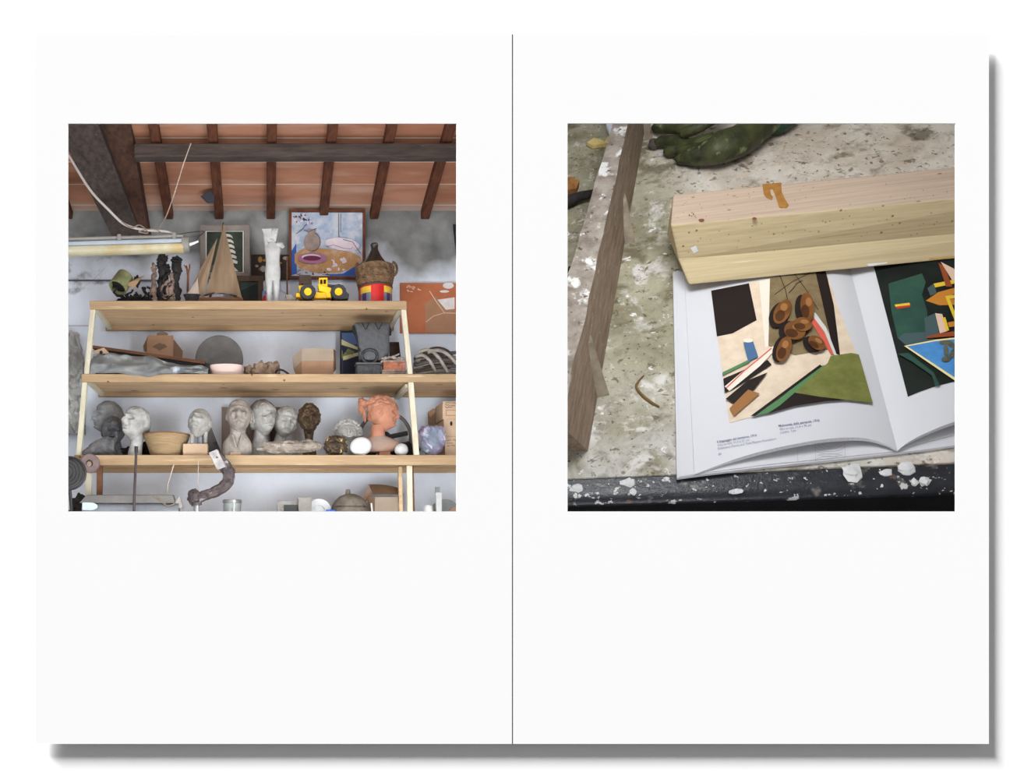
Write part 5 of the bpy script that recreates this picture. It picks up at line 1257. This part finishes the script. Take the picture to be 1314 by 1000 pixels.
# bits beyond the divider
def flat(name, label, cat, poly, h0, th, mat, group=None, bend=0.0):
    base = [Q(p[0], p[1], h0) for p in poly]; c = sum(base, Vector())/len(base)
    if bend: base = [p+NV*(bend*((p-c).dot(TX))**2) for p in base]
    n = len(base); pts = base+[p+NV*th for p in base]
    G(name, label, cat, c, group).solid(pts, [tuple(range(n)), tuple(range(n,2*n))]+[(i,(i+1)%n,n+(i+1)%n,n+i) for i in range(n)], mat, smooth=False)
m_yscrap = M('yellowed_paper', (222,204,140), (206,180,112), scale=8)
flat('yellow_scrap', 'small yellowed scrap lying between table edge and divider', 'scrap', [(753,187),(762,181),(775,185),(774,189),(760,191)], .01, .05, m_yscrap)
flat('yellow_scrap', 'upright yellowed scrap touching the plaster caked plank', 'scrap', [(774,189),(780,180),(787,180),(786,189)], .01, .06, m_yscrap)
flat('brown_chip', 'broken orange brown chip next to a dark stick', 'chip', [(700,236),(734,235),(743,240),(739,250),(725,252),(700,250)], .01, .09, M('orange_brown', (176,124,70), (134,88,50), scale=8, bump=.5))
def rod(name, label, cat, pts, rad, mat, n=10):
    W_ = [Q(*p) for p in pts]; c = W_[0].copy(); mb = MB(); mb.tube([w-c for w in W_], rad, n); o = emit(name, mb.v, mb.f, mb.m, mat, None, c); tag(o, label, cat)
rod('dark_stick', 'short charred stick lying against the divider', 'stick', [(700,262,.09),(728,259,.09),(745,252,.1),(764,248,.1)], [.075,.08,.06,.05], m_charred)
rod('blue_white_tube', 'pale bluish tube end standing behind the divider', 'tube', [(783,140,.3),(784,162,.18),(786,176,.1)], [.06,.06,.03], M('pale_blue_white', (214,218,232)))
def lump(name, label, cat, u, v, ru, rh, rd, mat, amp=.4, seed=1, group=None, h=None, nu=18, nv=12, smooth=False):
    """lump resting on the table, ru/rd half sizes along and into the table and rh half height, all in pixels"""
    c = Q(u, v); hh = rh*S*(.8 if h is None else h); pts = []; mb = MB()
    mb.blob((0,0,0), (1,1,1), amp, 1.6, seed, nu, nv)
    for p in mb.v: pts.append(c+TX*(p.x*ru*S)+TY*(p.y*rd*S)+NV*max(hh+p.z*rh*S, .004))
    G(name, label, cat, c, group).solid(pts, mb.f, mat, smooth=smooth)
lump('black_nut', 'small black lump beside the divider near the frame edge', 'lump', 733, 350, 6, 5, 6, m_black, .3, 4)
lump('dark_ball', 'rounded dark lump lying beside the fingers of the glove', 'lump', 838, 190, 8, 8, 10, M('soft_dark', (78,72,66)), .2, 9, smooth=True)
lump('plaster_crumb', 'pale crumb of plaster between dark lump and glove', 'plaster crumb', 848, 200, 5, 3, 5, m_white_plaster, .4, 12)

# glove
m_glove = M('green_glove', (84,88,52), (48,52,32), rough=.5, scale=4, bump=1.0, bscale=9, spots=[((140,146,100),5,.6,.7),((38,38,28),3.5,.54,.64)], spec=.35)
m_cuff = M('dark_green_cuff', (36,74,58), (28,58,46), rough=.5)
g = G('rubber_glove', 'crumpled dark green rubber glove lying palm down at the back', 'glove', Q(925,185))
def skin_tube(pts, rad, n=16, fl=.75):
    W_ = [Q(p[0],p[1],p[2]) for p in pts]; mbx = MB(); R = []
    # smooth the path
    Z = []; RR = []
    for i in range(len(W_)-1):
        for k in range(6):
            t_ = k/6; p0 = W_[max(i-1,0)]; p1 = W_[i]; p2 = W_[i+1]; p3 = W_[min(i+2,len(W_)-1)]
            Z.append(.5*((2*p1)+(-p0+p2)*t_+(2*p0-5*p1+4*p2-p3)*t_*t_+(-p0+3*p1-3*p2+p3)*t_**3)); RR.append(rad[i]+(rad[i+1]-rad[i])*t_)
    Z.append(W_[-1]); RR.append(rad[-1])
    Z = [Z[0]-(Z[1]-Z[0]).normalized()*RR[0]*S*.8]+Z; RR = [RR[0]*.35]+RR
    mbx.tube([z-W_[0] for z in Z], [r*S for r in RR], n)
    for i, p in enumerate(mbx.v):
        q = p*4; mbx.v[i] = p+W_[0]+NV*0+Vector((noise.noise(q),noise.noise(q+Vector((9,1,2))),noise.noise(q+Vector((3,8,5)))))*.035
    return mbx
fb = skin_tube([(886,199,.17),(905,197,.2),(930,188,.26),(960,172,.24),(985,158,.2),(1010,140,.2)], [13,17,22,21,19,19], 28)
g.part('palm', fb.v, fb.f, m_glove)
for pp, rr_ in (([(846,182,.1),(862,182,.13),(886,186,.2),(915,180,.26)],[7.5,9,10,12]), ([(873,203,.1),(888,203,.12),(905,200,.18),(930,188,.24)],[8,9.5,11,13]), ([(858,194,.1),(872,193,.13),(892,192,.2),(920,184,.26)],[7.5,9,10,12]), ([(843,163,.12),(858,164,.16),(880,161,.24),(905,152,.3),(930,140,.34)],[8.5,9.5,10.5,12,13])):
    q = skin_tube(pp, rr_, 16); g.part('finger', q.v, q.f, m_glove)
q = skin_tube([(878,171,.3),(890,166,.36),(905,158,.4),(925,146,.4)], [7.5,8,9,10], 16); g.part('thumb', q.v, q.f, m_glove)
q = skin_tube([(992,155,.2),(1004,146,.2),(1025,128,.2)], [20.5,21,22], 28); g.part('cuff', q.v, q.f, m_cuff)

# timber offcut resting over the book
m_timber = M('planed_timber', (206,188,152), (184,164,126), rough=.65, scale=3.0, detail=7, stretch=(.35,14,14), lo=.3, hi=.7, spots=[((176,150,110),2,.6,.7)], bump=.15, knots=[((128,100,66),9,.10,(1,1,1)),((140,112,76),16,.10,(1,1,1))])
m_timber_top = M('weathered_timber', (196,174,154), (172,150,132), rough=.7, scale=3.0, detail=7, stretch=(.35,14,14), lo=.3, hi=.7, bump=.2, knots=[((150,112,90),8,.09,(.6,1,1)),((134,104,84),17,.10,(1,1,1))])
m_timber_low = M('planed_timber_low', (204,186,150), (186,166,128), rough=.6, scale=3.0, detail=7, stretch=(.35,14,14), lo=.3, hi=.7, spots=[((222,214,200),1.5,.64,.7)], bump=.1)
hb, hg, hr = .19, .36, .72
LFT = [Q(884,366,hb), Q(871,333,hg), Q(860,288.5,hr), Q(864,249.5,hr)]
RGT = [Q(1238,331.5,hb), Q(1238,299,hg), Q(1238,253.5,hr), Q(1238,213,hr)]
ext = .9
RGT = [r+(r-l).normalized()*ext for l, r in zip(LFT, RGT)]
g = G('timber_offcut', 'pale timber offcut weighing down the open book', 'timber', LFT[0], ax=RGT[0]-LFT[0])
bL = LFT[3]-NV*(hr-hb); bR = RGT[3]-NV*(hr-hb)
NS = 30
def strip(A0, A1, B0, B1, nudge=0): 
    pts = []; fs = []
    for i in range(NS+1):
        a = i/NS; pts += [A0.lerp(A1, a), B0.lerp(B1, a)]
    for i in range(NS): fs.append((2*i, 2*i+1, 2*i+3, 2*i+2))
    return pts, fs
gap = (LFT[1]-LFT[0]).normalized()*.012
pts = LFT+[bL]+RGT+[bR]
g.part('block', pts, [(0,1,6,5),(1,2,7,6),(2,3,8,7),(3,4,9,8),(4,0,5,9),(0,4,3,2,1),(5,6,7,8,9)], [m_timber, m_timber_top, m_timber_low], smooth=False, mi=[2,0,1,0,0,0,0], bevel=.018)
# groove line, stain and flecks
def on_strip(a0, a1, b0, b1, lst, eps=.006):
    out = []
    nn = (a1-a0).cross(b0-a0).normalized()
    if nn.dot(EYEP-a0) < 0: nn = -nn
    for (u, v) in lst:
        r = Vector(((u-U0)/F, 1, -(v-V0)/F)); out.append(EYEP+r*(nn.dot(a0-EYEP)/nn.dot(r))+nn*eps)
    return out
def stain(name, quad4, polys, mat, label=None, eps=.006):
    P_, F_ = [], []
    for poly in polys:
        p = on_strip(*quad4, poly, eps); k = len(P_); P_ += p; F_ += [tuple(k+i for i in f) for f in tessellate_polygon([[Vector((q[0], q[1], 0)) for q in poly]])]
    g.part(name, P_, F_, mat, label=label, smooth=False)
top4 = (LFT[2], RGT[2], LFT[3], RGT[3]); face4 = (LFT[1], RGT[1], LFT[2], RGT[2]); low4 = (LFT[0], RGT[0], LFT[1], RGT[1])
m_stain = M('brown_resin_stain', (170,122,60), (146,98,46), rough=.5, scale=10)
stain('stain', top4, [[(978,237),(1002,235),(1003,247),(1007,256),(1012,264),(1009,267.5),(1000,267),(998,262),(995,252),(991,243),(988,244),(989,250),(992,254),(990,257),(983,254),(980,250)]], m_stain, 'dribbled brown resin stain')
stain('stain', face4, [[(1194,262),(1210,258),(1240,254),(1240,266),(1222,272),(1206,270),(1192,266)]], m_stain); stain('stain', low4, [[(1196,306),(1215,300),(1240,298),(1240,330),(1192,334)]], M('tan_damp', (196,158,98), (184,146,88), scale=4))
stain('groove', face4, [curve_line([(871,332.5),(960,326),(1059,319.5),(1150,312),(1240,303)], 1.0)], M('groove_pale', (236,218,176)))
for pf in ([[(1043,281),(1047,281),(1060,291),(1061,294),(1056,291)],[(1062,296),(1064,296),(1063,300)],[(1144,282),(1152,284),(1154,287),(1148,286)],[(1158,281),(1177,276),(1178,270),(1182,274),(1182,279),(1160,284)],[(886,318),(893,315),(896,322),(890,325)],[(981,303),(988,301),(990,304),(983,306)]]): stain('paint_fleck', face4, [pf], m_white)
for pf in ([[(1112,339),(1136,335),(1139,338),(1115,342)],[(1128,329),(1131,328),(1132,334),(1129,335)],[(1000,340),(1010,336),(1012,341),(1004,343)]]): stain('paint_fleck', low4, [pf], m_white)
rr = random.Random(11); sp1 = []
for i in range(46):
    u = 900+rr.random()*320; v = 296+rr.random()*22-(u-900)*.09; sp1.append(ell(u, v, .5+rr.random()*.7, .4+rr.random()*.4, 6))
stain('speck', face4, sp1, M('brown_speck', (128,100,66)), eps=.004)
sp1 = [ell(884+rr.random()*8, 272+rr.random()*7, .8, .8, 6) for i in range(8)]+[ell(900,283,4,2,8), ell(968,281,3,2,8)]
stain('speck', top4, sp1, M('red_brown_speck', (120,76,54)), eps=.004)

# open book
m_paper = M('book_paper', (214,214,219), rough=.45, spec=.4)
m_paper_edge = M('book_paper_edge', (222,222,226), (206,206,210), rough=.7, scale=40)
bk = G('open_book', 'open white art book with colour plates pinned under the timber', 'book', Q(1000,560))
poly = [(863,352),(868,616),(905,611),(980,602),(1060,594),(1145,584.5),(1185,580),(1250,571),(1250,330)]
cv = [Q(p[0],p[1],.004) for p in poly]; n = len(cv)
def hp(pts, th): return list(pts)+[p+NV*th for p in pts]
def caps(n): return [tuple(range(n)), tuple(range(n,2*n))]+[(i,(i+1)%n,n+(i+1)%n,n+i) for i in range(n)]
bk.part('cover', hp(cv, .035), caps(n), m_paper, smooth=False)
def lerp_curve(c, s):
    for (a, b) in zip(c[:-1], c[1:]):
        if a[0] <= s <= b[0] or b is c[-1]:
            t_ = (s-a[0])/(b[0]-a[0]); return (a[1]+(b[1]-a[1])*t_, a[2]+(b[2]-a[2])*t_)
def smooth_curve(c, n=60):
    out = []
    for k in range(n+1):
        s = k/n; i = max(j for j in range(len(c)) if c[j][0] <= s+1e-9); i = min(i, len(c)-2)
        p0 = c[max(i-1,0)]; p1 = c[i]; p2 = c[i+1]; p3 = c[min(i+2,len(c)-1)]; h = p2[0]-p1[0]; t_ = (s-p1[0])/h
        m1 = [(p2[j]-p0[j])/(p2[0]-p0[0]) if p2[0] != p0[0] else 0 for j in (1,2)]; m2 = [(p3[j]-p1[j])/(p3[0]-p1[0]) for j in (1,2)]
        v = []
        for j in (0, 1):
            a, b_ = p1[j+1], p2[j+1]
            v.append((2*t_**3-3*t_**2+1)*a+(t_**3-2*t_**2+t_)*h*m1[j]+(-2*t_**3+3*t_**2)*b_+(t_**3-t_**2)*h*m2[j])
        out.append((s, v[0], v[1]))
    return out
class Page:
    def __init__(s, bot, top, hf):
        s.bot = smooth_curve(bot); s.top = smooth_curve(top); s.hf = hf
    def uv(s, a, t):
        b = lerp_curve(s.bot, a); c = lerp_curve(s.top, a); return (c[0]+(b[0]-c[0])*t, c[1]+(b[1]-c[1])*t)
    def inv(s, u, v):
        lo, hi = -.02, 1.02
        sg = 1 if s.uv(1,.5)[0] > s.uv(0,.5)[0] else -1
        for _ in range(34):
            m = (lo+hi)/2; mm = min(max(m,0),1); b = lerp_curve(s.bot, mm); c = lerp_curve(s.top, mm); t_ = (v-c[1])/(b[1]-c[1]); x = c[0]+(b[0]-c[0])*t_
            if (x-u)*sg < 0: lo = m
            else: hi = m
        return min(max((lo+hi)/2,0),1)
    def at(s, u, v, eps=0.0):
        return Q(u, v, s.hf(s.inv(u, v))+eps)
    def mesh(s, nu, nv, th):
        pts = []; 
        for j in range(nv+1):
            for i in range(nu+1):
                u, v = s.uv(i/nu, j/nv); pts.append(Q(u, v, s.hf(i/nu)))
        n = len(pts); pts += [p-NV*th*min(1, .25+3*min(i % (nu+1), nu-i % (nu+1))/nu) for i, p in enumerate(pts)]; w = nu+1; fs = []; mi = []
        for j in range(nv):
            for i in range(nu):
                q = (j*w+i, j*w+i+1, (j+1)*w+i+1, (j+1)*w+i); fs.append(q); mi.append(0); fs.append(tuple(n+k for k in q)); mi.append(0)
        bd = [i for i in range(w)]+[j*w+nu for j in range(1, nv+1)]+[nv*w+i for i in range(nu-1,-1,-1)]+[j*w for j in range(nv-1,0,-1)]
        for a, b in zip(bd, bd[1:]+bd[:1]): fs.append((a,b,n+b,n+a)); mi.append(1)
        return pts, fs, mi
pl = Page([(0,891,609),(.2,940,590.5),(.38,985,577.5),(.58,1040,566.5),(.75,1085,561.5),(.86,1115,563.5),(.94,1138,571),(1,1151.5,578.5)],
          [(0,878,345),(.3,940,338),(.6,1005,331),(.86,1067,326),(1,1087,331)], lambda s: .06+.11*math.sin(min(s*1.05,1)*PI*.72)**1.2*(1-.75*s**6)+.0)
pr = Page([(0,1151.5,578.5),(.12,1165,568),(.3,1190,555),(.55,1226,541),(1,1300,520)], [(0,1087,331),(.12,1104,328),(.3,1135,325),(.55,1175,322),(1,1250,318)], lambda s: .075+.10*math.sin(min(s*1.4,1)*PI*.5))
pts, fs, mi = pl.mesh(70, 30, .055); pg1 = bk.part('page_block', pts, fs, [m_paper, m_paper_edge], mi=mi)
pts, fs, mi = pr.mesh(60, 30, .055); pg2 = bk.part('page_block', pts, fs, [m_paper, m_paper_edge], mi=mi)
# loose endpaper sheet below with pencil circles
en = [(868,352),(871,612),(905,607),(980,597),(1060,589),(1146,580),(1180,570),(1250,552),(1250,330)]
ep = [Q(p[0],p[1],.042) for p in en]; bk.part('endpaper', hp(ep,.004), caps(len(ep)), m_paper, smooth=False)
ar = []
for k in range(5):
    for (cx, cy, r) in ((1065,566,10+k*4.2),(1065,604,12+k*4.2)):
        pts_ = [(cx+r*1.25*math.cos(a), cy+r*.75*math.sin(a)) for a in [2*PI*i/40 for i in range(41)]]
        seg = []
        for q in pts_:
            ok = 1046 < q[0] < 1084 and 570 < q[1] < 590.5-(q[0]-1046)*.11
            if ok: seg.append(q)
            else:
                if len(seg) > 2: ar.append(seg)
                seg = []
        if len(seg) > 2: ar.append(seg)
ar += [[(1023,578),(1024,594)],[(1046,570),(1046.5,592)],[(1084,569),(1084.5,587)],[(985,600),(1046,591.5),(1084,587.5)]]
P_, F_ = [], []
for a in ar:
    poly_ = curve_line(a, .45); k = len(P_); P_ += [Q(q[0],q[1],.049) for q in poly_]; m_ = len(a); 
    F_ += [(k+i, k+i+1, k+2*m_-2-i, k+2*m_-1-i) for i in range(m_-1)]
bk.part('pencil_drawing', P_, F_, M('pencil', (176,176,178)), smooth=False)
# printed plates
def plate_mesh(page, shapes, mats, name, parent, clip=None):
    P_, F_, MI = [], [], []
    for k, (mi_, poly_) in enumerate(shapes):
        bmx = bmesh.new(); vs_ = [bmx.verts.new((p[0], p[1], 0)) for p in poly_]
        for f in tessellate_polygon([[Vector((p[0], p[1], 0)) for p in poly_]]):
            try: bmx.faces.new([vs_[i] for i in f])
            except ValueError: pass
        for it in range(5):
            lg = [e for e in bmx.edges if e.calc_length() > 9]
            if not lg: break
            bmesh.ops.subdivide_edges(bmx, edges=lg, cuts=1); bmesh.ops.triangulate(bmx, faces=bmx.faces)
        bmx.verts.index_update(); b0 = len(P_)
        P_ += [page.at(v.co.x, v.co.y, .004+.0012*k) for v in bmx.verts]
        for f in bmx.faces: F_.append(tuple(b0+v.index for v in f.verts)); MI.append(mi_)
        bmx.free()
    return bk.part(name, P_, F_, mats, parent, smooth=False, mi=MI)
pr_ = lambda n_, c, c2=None, sc=8: M('print_'+n_, c, c2, rough=.55, scale=sc, spec=.12)
PM = [pr_('cream', (232,214,192), (220,198,174)), pr_('black', (40,32,30)), pr_('khaki', (140,122,92), (122,104,76)), pr_('brown', (134,88,48), (104,64,34), 5), pr_('umber', (88,54,30), (70,42,24), 5), pr_('olive', (128,130,72), (108,112,58)), pr_('green', (88,132,88)), pr_('coral', (214,98,82)), pr_('blue', (80,110,150)), pr_('ivory', (236,226,212)), pr_('tan', (158,110,66)), pr_('grey', (206,206,200))]
sh = [(0, [(912.5,373),(940,367.5),(988,357.5),(1046,347),(1059,344),(1075,393),(1095,444),(1120,517.5),(1108,514.5),(1085,513.2),(1060,515),(1020,521),(985,529.5),(936,543)]),
      (1, [(912.5,373),(961,363.5),(971,411),(940,428),(920,432)]),
      (9, [(974,361),(988,358),(992,442),(982,446)]), (2, [(988,357.5),(1046,347),(1060,402),(1066,448),(1020,456),(986,444)]),
      (1, [(1046,347),(1059,345),(1070,392),(1078,456),(1070,453)]),
      (1, curve_line([(1000,352),(1008,372),(1012,392)], .9)), (1, curve_line([(994,378),(1016,362),(1040,350)], .7)), (1, curve_line([(1020,352),(1036,374),(1050,398)], .7)), (1, curve_line([(1012,376),(1018,370),(1022,364),(1030,360)], .8)),
      (11, [(1040,402),(1046,401),(1060,420),(1074,456),(1066,455)]), (7, [(1038,408),(1043,406),(1058,426),(1070,455),(1066,455)]),
      (1, [(928,486),(966,470),(985,462),(990,468),(940,500),(930,504)]), (9, [(930,496),(968,464),(992,444),(996,448),(975,470),(936,502)]), (7, curve_line([(932,498),(955,476),(972,462),(990,447)], 1.6)),
      (6, [(927,478),(960,462),(962,465),(927,482)]), (8, [(954,440),(966,437),(973,458),(960,464)]), (9, ell(960,437,6.5,2.6,14)),
      (1, [(931,512),(960,488),(985,478),(950,522)]), (10, [(936,524),(942,534),(975,505),(960,500)]),
      (1, [(985,531),(1010,512),(1020,503),(1085,513.5),(1060,515),(1020,521)]), (6, [(968,534),(1000,512),(1052,470),(1062,468),(1000,521),(986,530)]), (1, [(963,534),(1052,468),(1055,470),(969,534)]),
      (5, [(1020,504),(1062,466),(1066,457),(1092,453),(1102,455),(1120,517.3),(1085,513),(1050,509)]),
      ]
for q in ((1004,402,12,18,.5),(1034,396,10,20,-.1),(1018,424,15,14,.2),(1006,446,10,18,.35),(1046,440,13,9,.6),(1030,418,13,10,.1)):
    sh.append((1, ell(q[0]-4,q[1]+2,q[2],q[3],20,rot=q[4]))); 
for i, q in enumerate(((1004,400,10,17,.5),(1036,394,9,19,-.1),(1020,424,14,12,.2),(1006,448,9,17,.35),(1048,440,12,8,.6),(1030,416,12,9,.1))):
    sh.append((3, ell(q[0],q[1],q[2],q[3],20,rot=q[4]))); sh.append((4, ell(q[0]-q[2]*.3,q[1]+q[3]*.3,q[2]*.6,q[3]*.45,16,rot=q[4]))); sh.append((10, ell(q[0]+q[2]*.2,q[1]-q[3]*.35,q[2]*.45,q[3]*.3,14,rot=q[4])))
plate_mesh(pl, sh, PM, 'colour_plate', pg1)
PR = [pr_('ink_green', (34,40,36), (26,30,28), 4), pr_('bottle', (44,70,66), (54,88,74), 3), pr_('sky_blue', (82,146,206), (72,130,190)), pr_('cream_edge', (236,220,160)), pr_('orange', (196,128,52)), pr_('yellow', (226,190,60)), pr_('red', (196,60,44)), pr_('slate', (72,90,92)), pr_('rust', (150,76,46)), pr_('pinkish', (222,190,170)), pr_('weed', (72,76,64), (104,104,88), 14), pr_('deep_blue', (40,64,110))]
sh = [(0, [(1121,341),(1150,338),(1245,326),(1245,484),(1226,489.5),(1200,496),(1180,503),(1165,509.3)]),
      (1, [(1140,364),(1183,351),(1188,362),(1183,378),(1190,400),(1189,432),(1152,434),(1144,400)]), (7, [(1152,434),(1160,428),(1189,426),(1200,436),(1165,445)]),
      (5, [(1148,391),(1167,388.5),(1168,391.5),(1149,394)]), (6, [(1150,393.5),(1168,391.5),(1168,394),(1151,396.5)]), 
      (7, [(1190,370),(1198,364),(1202,376),(1194,380)]), (4, [(1188,386),(1204,375),(1226,369),(1245,366),(1245,390),(1206,392)]), (5, [(1198,364),(1245,355),(1245,360),(1200,369)]), (8, [(1204,337),(1212,342),(1222,368),(1214,368)]), (9, [(1207,336),(1230,348),(1240,362),(1222,360)]),
      (11, [(1222,378),(1245,374),(1245,386),(1226,388)]), (7, [(1186,408),(1200,402),(1205,428),(1188,432)]), (9, [(1200,402),(1209,403),(1216,425),(1206,428)]), (5, [(1213,381),(1217,380),(1230,412),(1226,414)]), (5, [(1213,380),(1245,376),(1245,380),(1214,384)]), (5, [(1209,408),(1213,407),(1218,424),(1214,425)]), (4, [(1216,414),(1245,408),(1245,416),(1218,420)]),
      (8, [(1188,432),(1205,428),(1245,422),(1245,430),(1190,434)]), (3, [(1160,444),(1200,436),(1245,431),(1245,500),(1226,489)]), (2, [(1164,444.5),(1200,438),(1245,433),(1245,496),(1226,485)]),
      (1, [(1152,454),(1166,453),(1198,478),(1206,494),(1200,496),(1196,482),(1170,464)]),
      ] + [(10, ell(1214+i % 3*8, 440+i*3.5, 9-i*.5, 3.4, 12, rot=.5*i)) for i in range(7)]
sh = [(a, [(x, min(y, 509.3-(x-1165)*.325+max(0,(x-1190))*.0) if x > 1165 else y) for x, y in b]) for a, b in sh]
plate_mesh(pr, sh, PR, 'colour_plate', pg2)
# captions
def caption(page, text, u, v, size, du, dv, mat, parent, bold=0.0):
    cu = bpy.data.curves.new('caption', 'FONT'); cu.body = text; cu.size = 1; cu.offset = bold; cu.resolution_u = 2
    ob = bpy.data.objects.new('caption', cu); COL.objects.link(ob)
    me = ob.evaluated_get(bpy.context.evaluated_depsgraph_get()).to_mesh()
    pts = []
    for q in me.vertices:
        x = u+q.co.x*size*du[0]+q.co.y*size*dv[0]; y = v+q.co.x*size*du[1]+q.co.y*size*dv[1]; pts.append(page.at(x, y, .006))
    fs = [tuple(p.vertices) for p in me.polygons]
    ob.to_mesh_clear(); bpy.data.objects.remove(ob); bpy.data.curves.remove(cu)
    bk.part('caption', pts, fs, mat, parent, smooth=False)
m_txt = M('caption_ink', (92,92,130)); m_txt2 = M('caption_ink_light', (140,140,166))
dU, dV = (.985, -.17), (-.1, -.98)
caption(pl, 'Il linguaggio del bambino, 1916', 920, 568.5, 4.2, dU, dV, m_txt, pg1, .01)
caption(pl, 'Olio su tela, 31,5 x 27 cm', 920.5, 572.7, 4.0, dU, dV, m_txt2, pg1)
caption(pl, 'Collection Pierre and Tana Matisse Foundation', 921, 577, 4.0, dU, dV, m_txt2, pg1)
caption(pl, 'Malinconia della partenza, 1916', 999, 548, 4.2, (.99,-.14), dV, m_txt, pg1, .01)
caption(pl, 'Olio su tela, 51,8 x 35 cm', 1000, 552.3, 4.0, (.99,-.14), dV, m_txt2, pg1)
caption(pl, 'Londra, Tate', 1001, 556.5, 4.0, (.99,-.14), dV, m_txt2, pg1)
caption(pl, '80', 922, 584.5, 4.0, dU, dV, m_txt2, pg1)

# plaster chips along the black edge
def chip(label, u, v, ru, rh, rd, seed):
    c = Q(u, v, -.03); mb = MB(); mb.blob((0,0,0),(1,1,1),.5,1.3,seed,9,6)
    pts = [c+TX*(p.x*ru*S)+TY*(p.y*rd*S)+NV*max(rh*S*.7+p.z*rh*S, .0) for p in mb.v]
    G('plaster_chip', label, 'plaster chip', c, 'plaster chips on the black table edge').solid(pts, mb.f, m_white, smooth=False)
chip('largest jagged white plaster chip on the black edge under the book spine', 1092, 607, 10, 4, 13, 3)
chip('second largest pointed plaster chip on the black edge', 1162, 602, 8, 3.4, 9, 6)
chip('small white plaster chip below the pointed chip', 1185, 619, 5, 3, 6, 8)
chip('tiny yellowish chip next to the small chip on the lower black edge', 1172, 620, 3, 2.5, 5, 10)
chip('white plaster splash chip under the plank divider', 740, 628, 8, 1.5, 7, 12)
chip('flat white plaster chip on the black edge between divider and book', 806, 620, 8, 2, 6, 15)
chip('low white chip midway along the black edge below the book cover', 944, 632, 8, 2, 4, 17)
chip('round white chip beside the flat chip on the black edge', 812, 632, 4.5, 2, 5, 19)
chip('white speckled chip on the black edge between the two biggest chips', 1137, 608, 6, 2, 5, 22)
# curled stain on the table, built as a thin raised stem
rod('curled_stain', 'thin brown curled stain lying on the table beside the divider', 'stem', [(826,482,.014),(820,488,.014),(816.5,494,.014),(817,499,.014),(821,504,.014),(828,511,.014),(837,517.5,.014),(846,522,.014)], [.006,.009,.011,.012,.013,.014,.014,.008], M('stain_brown', (120,92,50)))
# floor of the table's room; unseen walls and ceiling added against the sun
m_wsw = M('workshop_plaster', (206,204,200), (190,188,184), rough=.9, scale=2)
xo = lambda y: .325*y+.02
quad('floor_workshop', [(xo(Yi),Yi,-3.5),(14,Yi,-3.5),(14,16,-3.5),(xo(16),16,-3.5)], M('workshop_floor', (92,84,76), rough=.9))
quad('ceiling_workshop', [(xo(Yi),Yi,10.5),(14,Yi,10.5),(14,16,10.5),(xo(16),16,10.5)], m_wsw)
quad('wall_workshop_left', [(xo(Yi),Yi,-3.5),(xo(16),16,-3.5),(xo(16),16,10.5),(xo(Yi),Yi,10.5)], m_wsw)
quad('wall_workshop_back', [(xo(16),16,-3.5),(14,16,-3.5),(14,16,10.5),(xo(16),16,10.5)], m_wsw)
quad('wall_workshop_right', [(14,Yi,-3.5),(14,16,-3.5),(14,16,10.5),(14,Yi,10.5)], m_wsw)
quad('wall_workshop_base', [(xo(Yi),Yi,-3.5),(14,Yi,-3.5),(14,Yi,-1),(xo(Yi),Yi,-1)], m_wsw)
# ------------------------------------------------------------------ light
def area(name, loc, target, sx, sy, power, col=(1,1,1), spread=PI):
    l = bpy.data.lights.new(name, 'AREA'); l.shape = 'RECTANGLE'; l.size = sx; l.size_y = sy; l.energy = power; l.color = col; l.spread = spread
    o = bpy.data.objects.new(name, l); COL.objects.link(o); o.location = loc
    o.rotation_euler = (Vector(target)-Vector(loc)).to_track_quat('-Z', 'Y').to_euler(); return o
sun = bpy.data.lights.new('sun', 'SUN'); sun.energy = 11.1; sun.angle = math.radians(13)
so = bpy.data.objects.new('sun', sun); COL.objects.link(so)
el = math.radians(15); dd = Vector((.64*math.cos(el), math.sin(el), -.77*math.cos(el)))
so.rotation_euler = dd.to_track_quat('-Z', 'Y').to_euler(); so.location = (-4, -2, 8)
w = bpy.data.worlds.new('daylight'); SC.world = w; w.use_nodes = True
w.node_tree.nodes['Background'].inputs[0].default_value = (1, 1, 1, 1); w.node_tree.nodes['Background'].inputs[1].default_value = .31
# studio: unseen fills added beside, under and over the opening to brighten the shelves
area('studio_fill_left', (-1.75, 4.1, 2.9), (0.1, 7.0, 2.85), 1.1, 2.6, 20, (.93,.97,1))
area('studio_fill_right', (1.12, 3.9, 2.75), (-.1, 7.0, 2.7), .2, 2.4, 42, (.92,.96,1))
area('studio_fill_low', (0.0, 3.95, 1.15), (0.1, 7.0, 2.6), 2.0, .9, 96, (.91,.96,1))
area('studio_fill_high', (-.2, 3.95, 4.5), (0.1, 7.0, 3.2), 2.0, 1.0, 24, (.97,.99,1))
area('workshop_fill_high', (2.8, 4.9, 6.2), (5.6, 8.8, 4.6), 2.2, 1.8, 205, (.95,.98,1))  # unseen fill added above the opening to brighten the table
area('workshop_fill_low', (3.2, 4.6, -.6), (5.2, 8.2, 4.0), 2.4, 1.2, 66, (.97,.98,1))  # second added fill, below the opening, for the near side of the table
